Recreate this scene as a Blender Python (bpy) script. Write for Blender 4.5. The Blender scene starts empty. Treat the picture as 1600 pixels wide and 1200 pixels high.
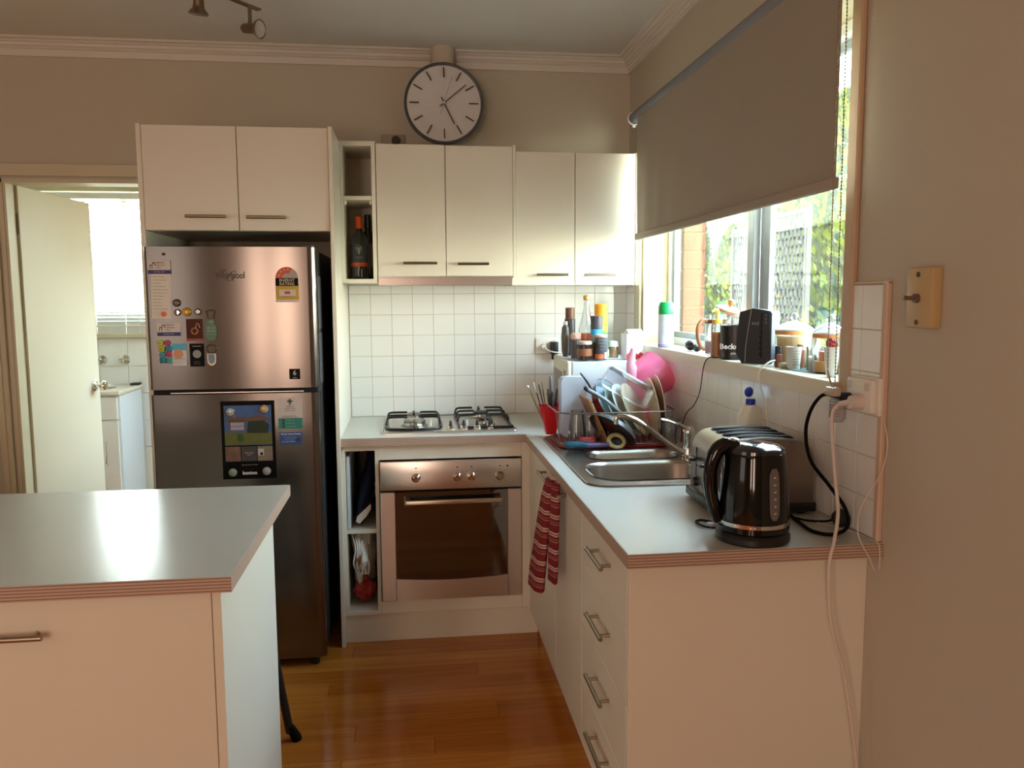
import bpy, bmesh, math, random
from mathutils import Vector, Matrix, noise
random.seed(7)
PI = math.pi
S = bpy.context.scene
COL = S.collection

# ------------------------------------------------------------------ camera
cam = bpy.data.cameras.new('camera'); cam.sensor_fit = 'HORIZONTAL'; cam.sensor_width = 36.0
cam.lens = 36.0 * 1266.73 / 1600; cam.clip_start = .02; cam.clip_end = 200
co = bpy.data.objects.new('camera', cam); COL.objects.link(co); S.camera = co
def cam_axes(yaw, pitch, roll):
    cy, sy, cp, sp = math.cos(yaw), math.sin(yaw), math.cos(pitch), math.sin(pitch)
    f = Vector((-sy*cp, cy*cp, sp)); r = Vector((cy, sy, 0)); u = r.cross(f)
    cr, sr = math.cos(roll), math.sin(roll)
    return cr*r + sr*u, -sr*r + cr*u, f
_r, _u, _f = cam_axes(-0.1241, -0.1057, -0.0050)
co.matrix_world = Matrix(((_r.x, _u.x, -_f.x, -1.0985), (_r.y, _u.y, -_f.y, -4.0382), (_r.z, _u.z, -_f.z, 1.4798), (0, 0, 0, 1)))

# ------------------------------------------------------------------ light
vs = S.view_settings
S.display_settings.display_device = 'sRGB'
vs.view_transform = 'Standard'; vs.look = 'None'; vs.gamma = 1.0; vs.use_curve_mapping = False
vs.exposure = 0.82
w = bpy.data.worlds.new('sky'); S.world = w; w.use_nodes = True
nt = w.node_tree; nt.nodes.clear()
_o = nt.nodes.new('ShaderNodeOutputWorld'); _b = nt.nodes.new('ShaderNodeBackground')
_tc = nt.nodes.new('ShaderNodeTexCoord'); _sx = nt.nodes.new('ShaderNodeSeparateXYZ'); _rp = nt.nodes.new('ShaderNodeValToRGB')
_rp.color_ramp.elements[0].position = 0.0; _rp.color_ramp.elements[0].color = (1.0, .93, .80, 1)
_rp.color_ramp.elements[1].position = 0.6; _rp.color_ramp.elements[1].color = (.62, .78, 1.0, 1)
nt.links.new(_tc.outputs['Generated'], _sx.inputs[0]); nt.links.new(_sx.outputs['Z'], _rp.inputs[0])
nt.links.new(_rp.outputs[0], _b.inputs['Color']); _b.inputs['Strength'].default_value = 22.0
nt.links.new(_b.outputs[0], _o.inputs[0])

def lamp(name, kind, loc, target, energy, color, size=None, size_y=None, **kw):
    l = bpy.data.lights.new(name, kind); l.energy = energy; l.color = color
    if kind == 'AREA':
        l.shape = 'RECTANGLE'; l.size = size; l.size_y = size_y or size
    for k, v in kw.items(): setattr(l, k, v)
    o = bpy.data.objects.new(name, l); COL.objects.link(o); o.location = loc
    d = Vector(target) - Vector(loc)
    o.rotation_euler = d.to_track_quat('-Z', 'Y').to_euler()
    return o
lamp('evening_sun', 'SUN', (-6, -6, 6), (-6+.80, -6+.62, 6-.36), 6.5, (1.0, .78, .48), angle=math.radians(2))
# the evening-lit windows of the living room behind the camera (window_3, window_4)
lamp('rear_window_light_a', 'AREA', (-3.30, -6.93, 1.45), (-3.2, 0, 0.9), 16, (1.0, .74, .58), .42, 1.7)
lamp('rear_window_light_b', 'AREA', (-2.34, -6.93, 1.45), (-2.0, 0, 0.9), 20, (1.0, .74, .58), .52, 1.7)
lamp('side_fill_light', 'AREA', (-5.1, -4.6, 1.5), (0, -3.0, 1.3), 7.5, (1.0, .93, .86), 1.7, 1.5)  # added fill from the left to brighten the room; wall_left has no window
for nm, loc, tgt, sx_, sy_ in (('kitchen_window_portal', (.16, -1.19, 1.75), (-1, -1.19, 1.75), 1.8, 1.0),
                               ('laundry_side_portal', (-1.905, 1.17, 1.58), (-3, 1.17, 1.58), 1.15, 1.25),
                               ('laundry_window_portal', (-3.2, 2.18, 1.72), (-3.2, 0, 1.72), 1.0, .95)):
    p_ = lamp(nm, 'AREA', loc, tgt, 1, (1, 1, 1), sx_, sy_); p_.data.cycles.is_portal = True
    p_['kind'] = 'helper'

# ------------------------------------------------------------------ materials
def lin(c):
    if isinstance(c, str):
        c = tuple(int(c[i:i+2], 16) for i in (0, 2, 4))
    r = []
    for v in c[:3]:
        v = v/255.0; r.append(v/12.92 if v <= .04045 else ((v+.055)/1.055)**2.4)
    return (*r, 1.0)
MATS = {}
def mat(name, col, rough=.5, metal=0.0, bump=0.0, bscale=60, var=0.0, vscale=6, coat=0.0, emit=None, estr=0, stretch=None, sss=0):
    if name in MATS: return MATS[name]
    m = bpy.data.materials.new(name); m.use_nodes = True; n = m.node_tree; p = n.nodes['Principled BSDF']
    c = lin(col)
    p.inputs['Base Color'].default_value = c; p.inputs['Roughness'].default_value = rough; p.inputs['Metallic'].default_value = metal
    if name in ('black_card', 'black_print', 'badge_black', 'black_rubber', 'maroon_print'): p.inputs['Specular IOR Level'].default_value = .12
    if coat: p.inputs['Coat Weight'].default_value = coat; p.inputs['Coat Roughness'].default_value = .08
    if emit: p.inputs['Emission Color'].default_value = lin(emit); p.inputs['Emission Strength'].default_value = estr
    if var or bump:
        tc = n.nodes.new('ShaderNodeTexCoord'); mp = n.nodes.new('ShaderNodeMapping'); n.links.new(tc.outputs['Object'], mp.inputs[0])
        if stretch: mp.inputs['Scale'].default_value = stretch
        if var:
            no = n.nodes.new('ShaderNodeTexNoise'); no.inputs['Scale'].default_value = vscale; no.inputs['Detail'].default_value = 5
            n.links.new(mp.outputs[0], no.inputs['Vector'])
            mx = n.nodes.new('ShaderNodeMix'); mx.data_type = 'RGBA'
            mx.inputs[6].default_value = tuple(v*(1-var) for v in c[:3]) + (1,); mx.inputs[7].default_value = tuple(min(1, v*(1+var)) for v in c[:3]) + (1,)
            n.links.new(no.outputs['Fac'], mx.inputs[0]); n.links.new(mx.outputs[2], p.inputs['Base Color'])
        if bump:
            nb = n.nodes.new('ShaderNodeTexNoise'); nb.inputs['Scale'].default_value = bscale; nb.inputs['Detail'].default_value = 4
            n.links.new(mp.outputs[0], nb.inputs['Vector'])
            bp = n.nodes.new('ShaderNodeBump'); bp.inputs['Strength'].default_value = bump; bp.inputs['Distance'].default_value = .01
            n.links.new(nb.outputs['Fac'], bp.inputs['Height']); n.links.new(bp.outputs[0], p.inputs['Normal'])
    MATS[name] = m; return m
def clear(name, col, dens=.25, gloss=.9, rough=.02, body='diffuse', base=.04):
    """thin clear material: see-through with a facing-dependent sheen and a little body colour"""
    m = bpy.data.materials.new(name); m.use_nodes = True; n = m.node_tree; n.nodes.clear()
    out = n.nodes.new('ShaderNodeOutputMaterial'); t = n.nodes.new('ShaderNodeBsdfTransparent'); t.inputs[0].default_value = lin(col)
    g = n.nodes.new('ShaderNodeBsdfGlossy'); g.inputs['Roughness'].default_value = rough
    d = n.nodes.new('ShaderNodeBsdfTranslucent' if body == 'translucent' else 'ShaderNodeBsdfDiffuse'); d.inputs['Color'].default_value = lin(col)
    m1 = n.nodes.new('ShaderNodeMixShader'); m1.inputs[0].default_value = dens
    n.links.new(t.outputs[0], m1.inputs[1]); n.links.new(d.outputs[0], m1.inputs[2])
    lw = n.nodes.new('ShaderNodeLayerWeight'); lw.inputs['Blend'].default_value = .25
    ma = n.nodes.new('ShaderNodeMath'); ma.operation = 'MULTIPLY_ADD'; ma.inputs[1].default_value = gloss; ma.inputs[2].default_value = base
    n.links.new(lw.outputs['Fresnel'], ma.inputs[0])
    m2 = n.nodes.new('ShaderNodeMixShader'); n.links.new(ma.outputs[0], m2.inputs[0]); n.links.new(m1.outputs[0], m2.inputs[1]); n.links.new(g.outputs[0], m2.inputs[2])
    n.links.new(m2.outputs[0], out.inputs[0]); MATS[name] = m; return m
def stripes(name, axis, period, bands, rough=.6, wob=0, coord='Object'):
    """repeating bands along one object axis: bands = [(start fraction, colour)...]"""
    m = bpy.data.materials.new(name); m.use_nodes = True; n = m.node_tree; p = n.nodes['Principled BSDF']; p.inputs['Roughness'].default_value = rough
    tc = n.nodes.new('ShaderNodeTexCoord'); s = n.nodes.new('ShaderNodeSeparateXYZ'); n.links.new(tc.outputs[coord], s.inputs[0])
    mu = n.nodes.new('ShaderNodeMath'); mu.operation = 'MULTIPLY'; mu.inputs[1].default_value = 1/period; n.links.new(s.outputs['XYZ'.index(axis)], mu.inputs[0])
    fr = n.nodes.new('ShaderNodeMath'); fr.operation = 'FRACT'; n.links.new(mu.outputs[0], fr.inputs[0])
    rp = n.nodes.new('ShaderNodeValToRGB'); rp.color_ramp.interpolation = 'CONSTANT'
    e = rp.color_ramp.elements
    while len(e) < len(bands): e.new(.5)
    for i, (a, c) in enumerate(bands): e[i].position = a; e[i].color = lin(c)
    n.links.new(fr.outputs[0], rp.inputs[0]); n.links.new(rp.outputs[0], p.inputs['Base Color'])
    MATS[name] = m; return m

WALL = mat('wall_paint', 'c1b7a4', .75, bump=.05, bscale=180, var=.03, vscale=2)
CEIL = mat('ceiling_paint', 'dedad2', .8, var=.03, vscale=2)
CORN = mat('cornice_paint', 'd8d0c4', .6)
TRIM = mat('gloss_trim_paint', 'cabfa2', .35)
CREAM = mat('cream_laundry_paint', 'f0ead8', .6)
LAM = mat('white_laminate', 'e0d8c6', .34, bump=.015, bscale=300)
LAMI = mat('laminate_inner', 'd4cab8', .5)
TOP = mat('worktop_laminate', 'bdbcb2', .25, var=.05, vscale=3, bump=.03, bscale=220)
EDGE = stripes('worktop_edge', 'Z', .0068, [(0, 'bda08c'), (.42, '6e5146'), (.62, 'a08474'), (.8, 'c4ac9a')], .45)
TILE = mat('white_tile', 'e8e5df', .10, var=.02, vscale=4, bump=.04, bscale=14)
GROUT = mat('grout', 'bfb6a8', .9)
STEEL = mat('stainless_steel', 'd2ccc6', .28, 1.0, bump=.03, bscale=40, stretch=(1, 40, 40))
STEEL2 = mat('fridge_steel', '78716c', .21, 1.0)
SINKM = mat('sink_steel', 'aaa49c', .26, 1.0, bump=.02, bscale=80)
CHROME = mat('chrome', 'd5d2cc', .08, 1.0)
NICK = mat('brushed_nickel', 'a39686', .32, 1.0)
DNICK = mat('aged_nickel', '8d7f6b', .28, 1.0)
BLACKG = mat('black_gloss_plastic', '060607', .07)
BLACK = mat('black_plastic', '141416', .38)
BLACKR = mat('black_rubber', '080808', .6)
ENAM = mat('black_enamel', '15140f', .35)
DGREY = mat('dark_grey_side', '2b2b2e', .45)
WHITE = mat('white_plastic', 'e8e4da', .35)
WHITEG = mat('white_ceramic', 'ece8dd', .15)
ALU = mat('aluminium_frame', '98a2a8', .35, .2)
OVGL = mat('oven_glass', '120d0a', .05); OVGL.node_tree.nodes['Principled BSDF'].inputs['IOR'].default_value = 2.3
DKVOID = mat('dark_gap', '100e0c', .8)
GLASS = clear('clear_glass', 'f4f7f6', .05, .9)
PANE = clear('window_glass', 'eef6f4', .010, .40)
FROST = clear('frosted_plastic', 'e6edf4', .55, .4, .25)
CLEARP = clear('clear_plastic', 'eef0f4', .22, .8, .06)
PINK = clear('pink_plastic', 'ff8fb8', .60, .35, .2)
PINKT = mat('pink_rim', 'f0a4bd', .3)
RED = mat('red_plastic', 'c3131a', .32)
DRED = mat('dark_red', '6d0f10', .25)
TEAL = mat('teal_rubber', '0b5066', .5)
PURP = mat('purple_plastic', '5d4a77', .35)
PAPER = mat('paper', 'd8cdc0', .8)
INK = mat('ink', '2a2624', .7)
BRICK = mat('orange_brick', '6e3820', .85, bump=.3, bscale=80, var=.12, vscale=20)
MORT = mat('mortar', '6e5a48', .9)
LEAFY = mat('leaf_green_light', '687214', .6, var=.3, vscale=3)
LEAFD = mat('leaf_green_dark', '223a2a', .6, var=.3, vscale=3)

# wood floor: tone differs plank by plank
def wood(name, cols, rough=.16, use_rand=True, sc=(3, 60, 60)):
    m = bpy.data.materials.new(name); m.use_nodes = True; n = m.node_tree; p = n.nodes['Principled BSDF']
    p.inputs['Roughness'].default_value = rough
    tc = n.nodes.new('ShaderNodeTexCoord'); mp = n.nodes.new('ShaderNodeMapping'); mp.inputs['Scale'].default_value = sc
    n.links.new(tc.outputs['Object'], mp.inputs[0])
    oi = n.nodes.new('ShaderNodeObjectInfo')
    cb = n.nodes.new('ShaderNodeCombineXYZ'); mu = n.nodes.new('ShaderNodeMath'); mu.operation = 'MULTIPLY'; mu.inputs[1].default_value = 37
    n.links.new(oi.outputs['Random'], mu.inputs[0]); n.links.new(mu.outputs[0], cb.inputs[2]); n.links.new(cb.outputs[0], mp.inputs['Location'])
    no = n.nodes.new('ShaderNodeTexNoise'); no.inputs['Scale'].default_value = 1.0; no.inputs['Detail'].default_value = 6; n.links.new(mp.outputs[0], no.inputs['Vector'])
    ad = n.nodes.new('ShaderNodeMath'); ad.operation = 'MULTIPLY_ADD'; ad.inputs[1].default_value = .75 if use_rand else 0; 
    n.links.new(oi.outputs['Random'], ad.inputs[0])
    sc_ = n.nodes.new('ShaderNodeMath'); sc_.operation = 'MULTIPLY_ADD'; sc_.inputs[1].default_value = .5; sc_.inputs[2].default_value = -.1
    n.links.new(no.outputs['Fac'], sc_.inputs[0]); n.links.new(sc_.outputs[0], ad.inputs[2])
    rp = n.nodes.new('ShaderNodeValToRGB'); e = rp.color_ramp.elements
    while len(e) < len(cols): e.new(.5)
    for i, c in enumerate(cols): e[i].position = i/(len(cols)-1); e[i].color = lin(c)
    n.links.new(ad.outputs[0], rp.inputs[0]); n.links.new(rp.outputs[0], p.inputs['Base Color'])
    bp = n.nodes.new('ShaderNodeBump'); bp.inputs['Strength'].default_value = .04; bp.inputs['Distance'].default_value = .005
    n.links.new(no.outputs['Fac'], bp.inputs['Height']); n.links.new(bp.outputs[0], p.inputs['Normal'])
    MATS[name] = m; return m
FLOORW = wood('polished_floorboards', ['9c5418', 'c67c2c', 'ae6220', 'd8923c'], .15)
WOODP = wood('pale_wood', ['b98a54', 'd0a36a', 'c2955f'], .4, False, (8, 8, 60))
CORK = mat('light_wood', 'c08a58', .5, var=.1, vscale=40)

# ------------------------------------------------------------------ geometry builder
OFF = {}
class G:
    def __init__(s): s.v = []; s.f = []; s.mi = []; s.cur = 0
    def add(s, vs_, fs_):
        b = len(s.v); s.v += [Vector(p) for p in vs_]; s.f += [[i+b for i in q] for q in fs_]; s.mi += [s.cur]*len(fs_); return s
    def m(s, i): s.cur = i; return s
    def box(s, x0, x1, y0, y1, z0, z1, bev=0, seg=1, M=None):
        x0, x1 = min(x0, x1), max(x0, x1); y0, y1 = min(y0, y1), max(y0, y1); z0, z1 = min(z0, z1), max(z0, z1)
        P = [(x0,y0,z0),(x1,y0,z0),(x1,y1,z0),(x0,y1,z0),(x0,y0,z1),(x1,y0,z1),(x1,y1,z1),(x0,y1,z1)]
        F = [(0,3,2,1),(4,5,6,7),(0,1,5,4),(1,2,6,5),(2,3,7,6),(3,0,4,7)]
        if bev:
            bm = bmesh.new(); vv = [bm.verts.new(p) for p in P]
            for q in F: bm.faces.new([vv[i] for i in q])
            bmesh.ops.bevel(bm, geom=bm.edges[:], offset=bev, segments=seg, affect='EDGES', profile=.5)
            bm.verts.index_update(); P = [v.co.copy() for v in bm.verts]; F = [[v.index for v in q.verts] for q in bm.faces]; bm.free()
        if M is not None: P = [M @ Vector(p) for p in P]
        return s.add(P, F)
    def prism(s, poly, a, b, axis='z', M=None):
        n = len(poly)
        def mk(p, h):
            return {'z': (p[0], p[1], h), 'y': (p[0], h, p[1]), 'x': (h, p[0], p[1])}[axis]
        P = [mk(p, a) for p in poly] + [mk(p, b) for p in poly]
        F = [list(range(n))[::-1], list(range(n, 2*n))] + [[i, (i+1) % n, (i+1) % n + n, i+n] for i in range(n)]
        if axis == 'y': F = [q[::-1] for q in F]
        if M is not None: P = [M @ Vector(p) for p in P]
        return s.add(P, F)
    def lathe(s, prof, c=(0, 0, 0), seg=24, M=None, sx=1, sy=1):
        P = []; F = []; ids = []
        for r, z in prof:
            if r < 1e-6: ids.append([len(P)]*seg); P.append(Vector((0, 0, z)))
            else:
                ids.append(list(range(len(P), len(P)+seg)))
                P += [Vector((r*math.cos(2*PI*i/seg)*sx, r*math.sin(2*PI*i/seg)*sy, z)) for i in range(seg)]
        for a, b in zip(ids, ids[1:]):
            for i in range(seg):
                j = (i+1) % seg; q = [a[i], a[j], b[j], b[i]]; q2 = []
                for k in q:
                    if k not in q2: q2.append(k)
                if len(q2) > 2: F.append(q2)
        if M is not None: P = [M @ p for p in P]
        P = [p + Vector(c) for p in P]
        return s.add(P, F)
    def cyl(s, p0, p1, r, r1=None, seg=16):
        p0 = Vector(p0); p1 = Vector(p1); d = p1-p0; h = d.length; r1 = r if r1 is None else r1
        M = d.to_track_quat('Z', 'Y').to_matrix().to_4x4()
        return s.lathe([(0, 0), (r, 0), (r1, h), (0, h)], p0, seg, M)
    def tube(s, pts, r, seg=8, closed=False, sub=0, flat=1.0):
        pts = [Vector(p) for p in pts]
        rr = list(r) if isinstance(r, (list, tuple)) else [r]*len(pts)
        if sub:
            q = []; qr = []; n = len(pts); rng = n if closed else n-1
            for i in range(rng):
                p0 = pts[(i-1) % n] if closed or i > 0 else pts[0]; p1 = pts[i]; p2 = pts[(i+1) % n]; p3 = pts[(i+2) % n] if closed or i+2 < n else pts[-1]
                for k in range(sub):
                    t = k/sub
                    q.append(.5*((2*p1)+(-p0+p2)*t+(2*p0-5*p1+4*p2-p3)*t*t+(-p0+3*p1-3*p2+p3)*t**3)); qr.append(rr[i]*(1-t)+rr[(i+1) % n]*t)
            if not closed: q.append(pts[-1]); qr.append(rr[-1])
            pts, rr = q, qr
        n = len(pts); P = []; F = []; up = None
        for i in range(n):
            a = pts[i-1] if (i or closed) else pts[i]; b = pts[(i+1) % n] if (i < n-1 or closed) else pts[i]
            t = (b-a).normalized() if (b-a).length > 1e-9 else Vector((0, 0, 1))
            if up is None: up = Vector((0, 0, 1)) if abs(t.z) < .9 else Vector((1, 0, 0))
            x = t.cross(up).normalized(); up = x.cross(t).normalized()
            P += [pts[i] + (x*math.cos(2*PI*k/seg) + up*math.sin(2*PI*k/seg)*flat)*rr[i] for k in range(seg)]
        for i in range(n if closed else n-1):
            j = (i+1) % n
            for k in range(seg):
                l = (k+1) % seg; F.append([i*seg+k, i*seg+l, j*seg+l, j*seg+k])
        if not closed: F += [list(range(seg))[::-1], list(range((n-1)*seg, n*seg))]
        return s.add(P, F)
    def ball(s, c, r, seg=12, sx=1, sy=1, sz=1, M=None):
        n = seg//2
        return s.lathe([(r*math.sin(PI*i/n), -r*math.cos(PI*i/n)*sz) for i in range(n+1)], c, seg, M, sx, sy)
    def blob(s, c, rad, seed=0, amp=.3, sub=3, fr=6, sharp=False):
        bm = bmesh.new(); bmesh.ops.create_icosphere(bm, subdivisions=sub, radius=1)
        P = []
        for v in bm.verts:
            d = v.co.normalized(); k = 1 + amp*noise.noise(d*fr*.5+Vector((seed*9.1, seed*3.7, 0))) + (amp*.5*abs(noise.noise(d*fr+Vector((0, seed*5, 0)))) if sharp else 0)
            P.append((c[0]+d.x*rad[0]*k, c[1]+d.y*rad[1]*k, c[2]+d.z*rad[2]*k))
        bm.verts.index_update(); F = [[v.index for v in q.verts] for q in bm.faces]; bm.free()
        return s.add(P, F)
    def rings(s, rs, caps=True):
        n = len(rs[0]); P = [p for r in rs for p in r]; F = []
        for i in range(len(rs)-1):
            for k in range(n):
                l = (k+1) % n; F.append([i*n+k, i*n+l, (i+1)*n+l, (i+1)*n+k])
        if caps: F += [list(range(n))[::-1], list(range((len(rs)-1)*n, len(rs)*n))]
        return s.add(P, F)
    def obj(s, name, mats, parent=None, sm=35, kind=None, label=None, recalc=True):
        me = bpy.data.meshes.new(name); o_ = OFF.get(parent.name, Vector()) if parent else Vector()
        me.from_pydata([p-o_ for p in s.v], [], s.f)
        mats = mats if isinstance(mats, (list, tuple)) else [mats]
        for m_ in mats: me.materials.append(m_)
        if len(mats) > 1:
            for i, q in enumerate(me.polygons): q.material_index = s.mi[i]
        if recalc:
            bm = bmesh.new(); bm.from_mesh(me); bmesh.ops.recalc_face_normals(bm, faces=bm.faces); bm.to_mesh(me); bm.free()
        me.shade_smooth()
        me.set_sharp_from_angle(angle=math.radians(sm))
        ob = bpy.data.objects.new(name, me); COL.objects.link(ob)
        if parent: ob.parent = parent; OFF[ob.name] = o_
        if kind: ob['kind'] = kind
        if label: ob['label'] = label
        return ob
def T(name, label, cat, loc=(0, 0, 0), rz=0, group=None, world=False, kind=None):
    o = bpy.data.objects.new(name, None); o.empty_display_size = .05; COL.objects.link(o); o.location = loc; o.rotation_euler = (0, 0, rz)
    if kind: o['kind'] = kind
    else: o['label'] = label; o['category'] = cat
    if group: o['group'] = group
    OFF[o.name] = Vector(loc) if world else Vector()
    return o
def tag(o, label, cat, group=None):
    o['label'] = label; o['category'] = cat
    if group: o['group'] = group
    return o
def struct(o): o['kind'] = 'structure'; return o
def text(name, s_, size, loc, rot, m_, parent, align='CENTER', shear=0, sx=1.0, bold=0):
    c = bpy.data.curves.new(name, 'FONT'); c.body = s_; c.size = size; c.extrude = .0002; c.align_x = align; c.align_y = 'CENTER'; c.shear = shear; c.offset = bold
    c.materials.append(m_); c.resolution_u = 2
    o = bpy.data.objects.new(name, c); COL.objects.link(o); o.location = Vector(loc) - OFF.get(parent.name, Vector()); o.rotation_euler = rot; o.scale = (sx, 1, 1)
    o.parent = parent
    bpy.context.view_layer.update()
    me = bpy.data.meshes.new_from_object(o.evaluated_get(bpy.context.evaluated_depsgraph_get())); mo = bpy.data.objects.new(name, me); COL.objects.link(mo)
    mo.location = o.location.copy(); mo.rotation_euler = rot; mo.scale = (sx, 1, 1); mo.parent = parent
    bpy.data.objects.remove(o); bpy.data.curves.remove(c); OFF[mo.name] = Vector(); return mo
FRONT = (PI/2, 0, 0)          # lettering facing -y
def copy_tree(o, parent=None):
    c = o.copy(); COL.objects.link(c)
    if parent: c.parent = parent
    for ch in [x for x in bpy.data.objects if x.parent == o]: copy_tree(ch, c)
    return c
def handle_x(x0, x1, y, z, parent, m_=None, r=.006, std=.028):
    g = G(); g.cyl((x0, y-std, z), (x1, y-std, z), r, seg=12)
    for x in (x0+.02, x1-.02): g.cyl((x, y, z), (x, y-std, z), r*.75, seg=10)
    return g.obj('handle', m_ or NICK, parent)
def handle_y(y0, y1, x, z, parent, r=.006, std=.03):
    g = G(); g.cyl((x-std, y0, z), (x-std, y1, z), r, seg=12)
    for y in (y0+.025, y1-.025): g.cyl((x, y, z), (x-std, y, z), r*.75, seg=10)
    return g.obj('handle', NICK, parent)

# ================================================================== SETTING
H = 2.648
YL = 2.2   # far wall of the laundry
fl = struct(G().box(-5.3, .3, -7.1, YL+.1, -.12, -.016).obj('floor', mat('subfloor', '6b4018', .4)))
fg = []
row = 0; y = -.005
while y > -3.1:
    x = -2.6 - random.uniform(0, .9)
    while x < -.02:
        L = random.uniform(.7, 2.1); x1 = min(x+L, 0)
        if x1-x < .12: break
        G().box(x+.0004, x1-.0004, y-.108+.0005, y-.0005, -.016, random.uniform(-.0003, 0), .0012).obj('plank', FLOORW, fl)
        x = x1
    y -= .108
G().box(-5.3, -3.55, -3.1, .0, -.016, -.0004).box(-5.3, .0, -7.1, -3.137, -.016, -.0004).box(-5.3, .0, 0.0, YL, -.016, -.0004).obj('board_field', FLOORW, fl)['kind'] = 'stuff'
struct(G().box(-5.4, .3, -7.2, .2, H, H+.1).box(-5.4, -1.8, .2, YL+.2, H, H+.1).obj('ceiling', CEIL))
# back wall with the laundry doorway
DX0, DX1, DH = -2.955, -2.16, 2.035
wb = struct(G().box(-5.3, DX0, 0, .11, 0, H).box(DX0, DX1, 0, .11, DH, H).box(DX1, .28, 0, .11, 0, H).obj('wall_back', WALL))
# right wall with kitchen window
WY0, WY1, WZ0, WZ1 = -2.092, -.272, 1.225, 2.25
wr = struct(G().box(0, .12, -7.1, WY0, 0, H).box(0, .12, WY1, 0, 0, H).box(0, .12, WY0, WY1, 0, WZ0).box(0, .12, WY0, WY1, WZ1, H).obj('wall_right', WALL))
struct(G().box(-5.4, -5.3, -7.1, YL+.1, 0, H).obj('wall_left', WALL))
struct(G().box(-5.3, -3.58, -7.2, -7.1, 0, H).box(-3.02, -2.66, -7.2, -7.1, 0, H).box(-2.02, .1, -7.2, -7.1, 0, H)
       .box(-3.58, -3.02, -7.2, -7.1, 0, .5).box(-3.58, -3.02, -7.2, -7.1, 2.4, H).box(-2.66, -2.02, -7.2, -7.1, 0, .5).box(-2.66, -2.02, -7.2, -7.1, 2.4, H).obj('wall_rear', WALL))
for k, (a, b) in enumerate(((-3.58, -3.02), (-2.66, -2.02))):
    f = struct(G().box(a, b, -7.19, -7.13, .5, .55).box(a, b, -7.19, -7.13, 2.35, 2.4).box(a, a+.05, -7.19, -7.13, .5, 2.4).box(b-.05, b, -7.19, -7.13, .5, 2.4).obj('window_%d' % (k+3), TRIM))
    G().box(a+.05, b-.05, -7.165, -7.16, .55, 2.35).obj('pane', mat('orange_drape', 'd98a55', .8), f)
# cornices
def cornice(name, path, ax, ends):
    pr = [(0, 2.575), (.012, 2.575), (.014, 2.604), (.024, 2.607), (.027, 2.612), (.036, 2.616), (.040, 2.628), (.050, 2.631), (.053, 2.636), (.068, 2.640), (.072, H-.0005), (0, H-.0005)]
    g = G()
    if ax == 'x': g.prism([(-p[0], p[1]) for p in pr], ends[0], ends[1], 'x')
    else: g.prism([(-p[0], p[1]) for p in pr], ends[0], ends[1], 'y')
    return g
c1 = struct(cornice('c', 0, 'x', (-5.3, -.982)).obj('trim_1', CORN, sm=20)); 
struct(cornice('c', 0, 'x', (-.868, 0)).obj('trim_2', CORN, sm=20))
c3 = struct(cornice('c', 0, 'y', (-7.1, 0)).obj('trim_3', CORN, sm=20))
g = G()
for i in range(160):
    yy = -.02-i*.018; g.box(-.019, -.011, yy-.0125, yy, 2.592, 2.604, .003)
g.obj('bead_moulding', CORN, c3)['kind'] = 'stuff'
# doorway architrave and jamb
struct(G().box(-5.3, DX0-.0, -.018, 0, 2.045, 2.102, .003).box(DX0, DX1+.03, -.018, 0, 2.045, 2.102, .003).obj('trim_4', TRIM))
struct(G().box(DX0-.062, DX0-.008, -.018, 0, 0, 2.045, .004).box(DX0-.05, DX0-.03, -.024, -.018, 0, 2.045, .002).obj('trim_5', TRIM))
dj = struct(G().box(DX0, DX0+.018, -.005, .115, 0, DH).box(DX1-.018, DX1, -.005, .115, 0, DH).box(DX0, DX1, -.005, .115, DH-.018, DH)
       .box(DX0+.018, DX0+.03, .0, .065, 0, DH-.018).box(DX1-.03, DX1-.018, .0, .065, 0, DH-.018).obj('trim_6', TRIM))
# door leaf, open into the laundry
dr = T('door_1', '', '', (-2.925, .115, 0), kind='structure')
DM = Matrix.Rotation(math.radians(-4.5), 4, 'Z')
DOORP = mat('door_paint', 'd3c8ae', .45, bump=.03, bscale=30)
G().box(-.036, .0, .0, .72, .012, 2.018, .0015, M=DM).obj('door_leaf', DOORP, dr)
kg = G()
for sg in (1, -1):
    Mx = DM @ Matrix.Translation((0 if sg > 0 else -.036, .655, 1.0)) @ Matrix.Rotation(sg*PI/2, 4, 'Y')
    kg.lathe([(0, 0), (.03, 0), (.031, .004), (.026, .010), (.012, .014), (.010, .030), (.018, .036), (.026, .046), (.027, .056), (.022, .066), (.008, .070), (0, .070)], (0, 0, 0), 20, Mx)
kg.obj('knob', CHROME, dr)
for z in (1.84, .25): G().cyl((-.02, -.008, z-.05), (-.02, -.008, z+.05), .007, seg=10).box(-.034, -.003, -.004, -.0005, z-.05, z+.05).obj('hinge', mat('painted_hinge', '8f7f62', .5), dr)

# ---------- tiles on the two kitchen walls
TP = .1015; TT = .007; GR = .0024
def tile_mesh(w_, h_, face):
    g = G()
    if face == 'back': g.box(0, w_, -TT, 0, 0, h_, .0012)
    else: g.box(-TT, 0, -w_, 0, 0, h_, .0012)
    return g
cache = {}
def tile(w_, h_, face, loc, parent):
    k = (round(w_, 4), round(h_, 4), face)
    if k not in cache:
        o = tile_mesh(w_, h_, face).obj('tile', TILE, parent); cache[k] = o
    else:
        o = cache[k].copy(); COL.objects.link(o)
    o.location = loc
    o.rotation_euler = (random.uniform(-.004, .004), 0, random.uniform(-.004, .004))
    return o
ZR = [1.502 - TP*k for k in range(0, 6)]      # row lines (bottom of the cut top row first)
def rows(zbot, ztop):
    zs = [ztop] + [z for z in [1.502-TP*k for k in range(0, 8)] if zbot+.004 < z < ztop-.028] + [zbot]
    return [(b, a) for a, b in zip(zs, zs[1:])]
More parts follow.
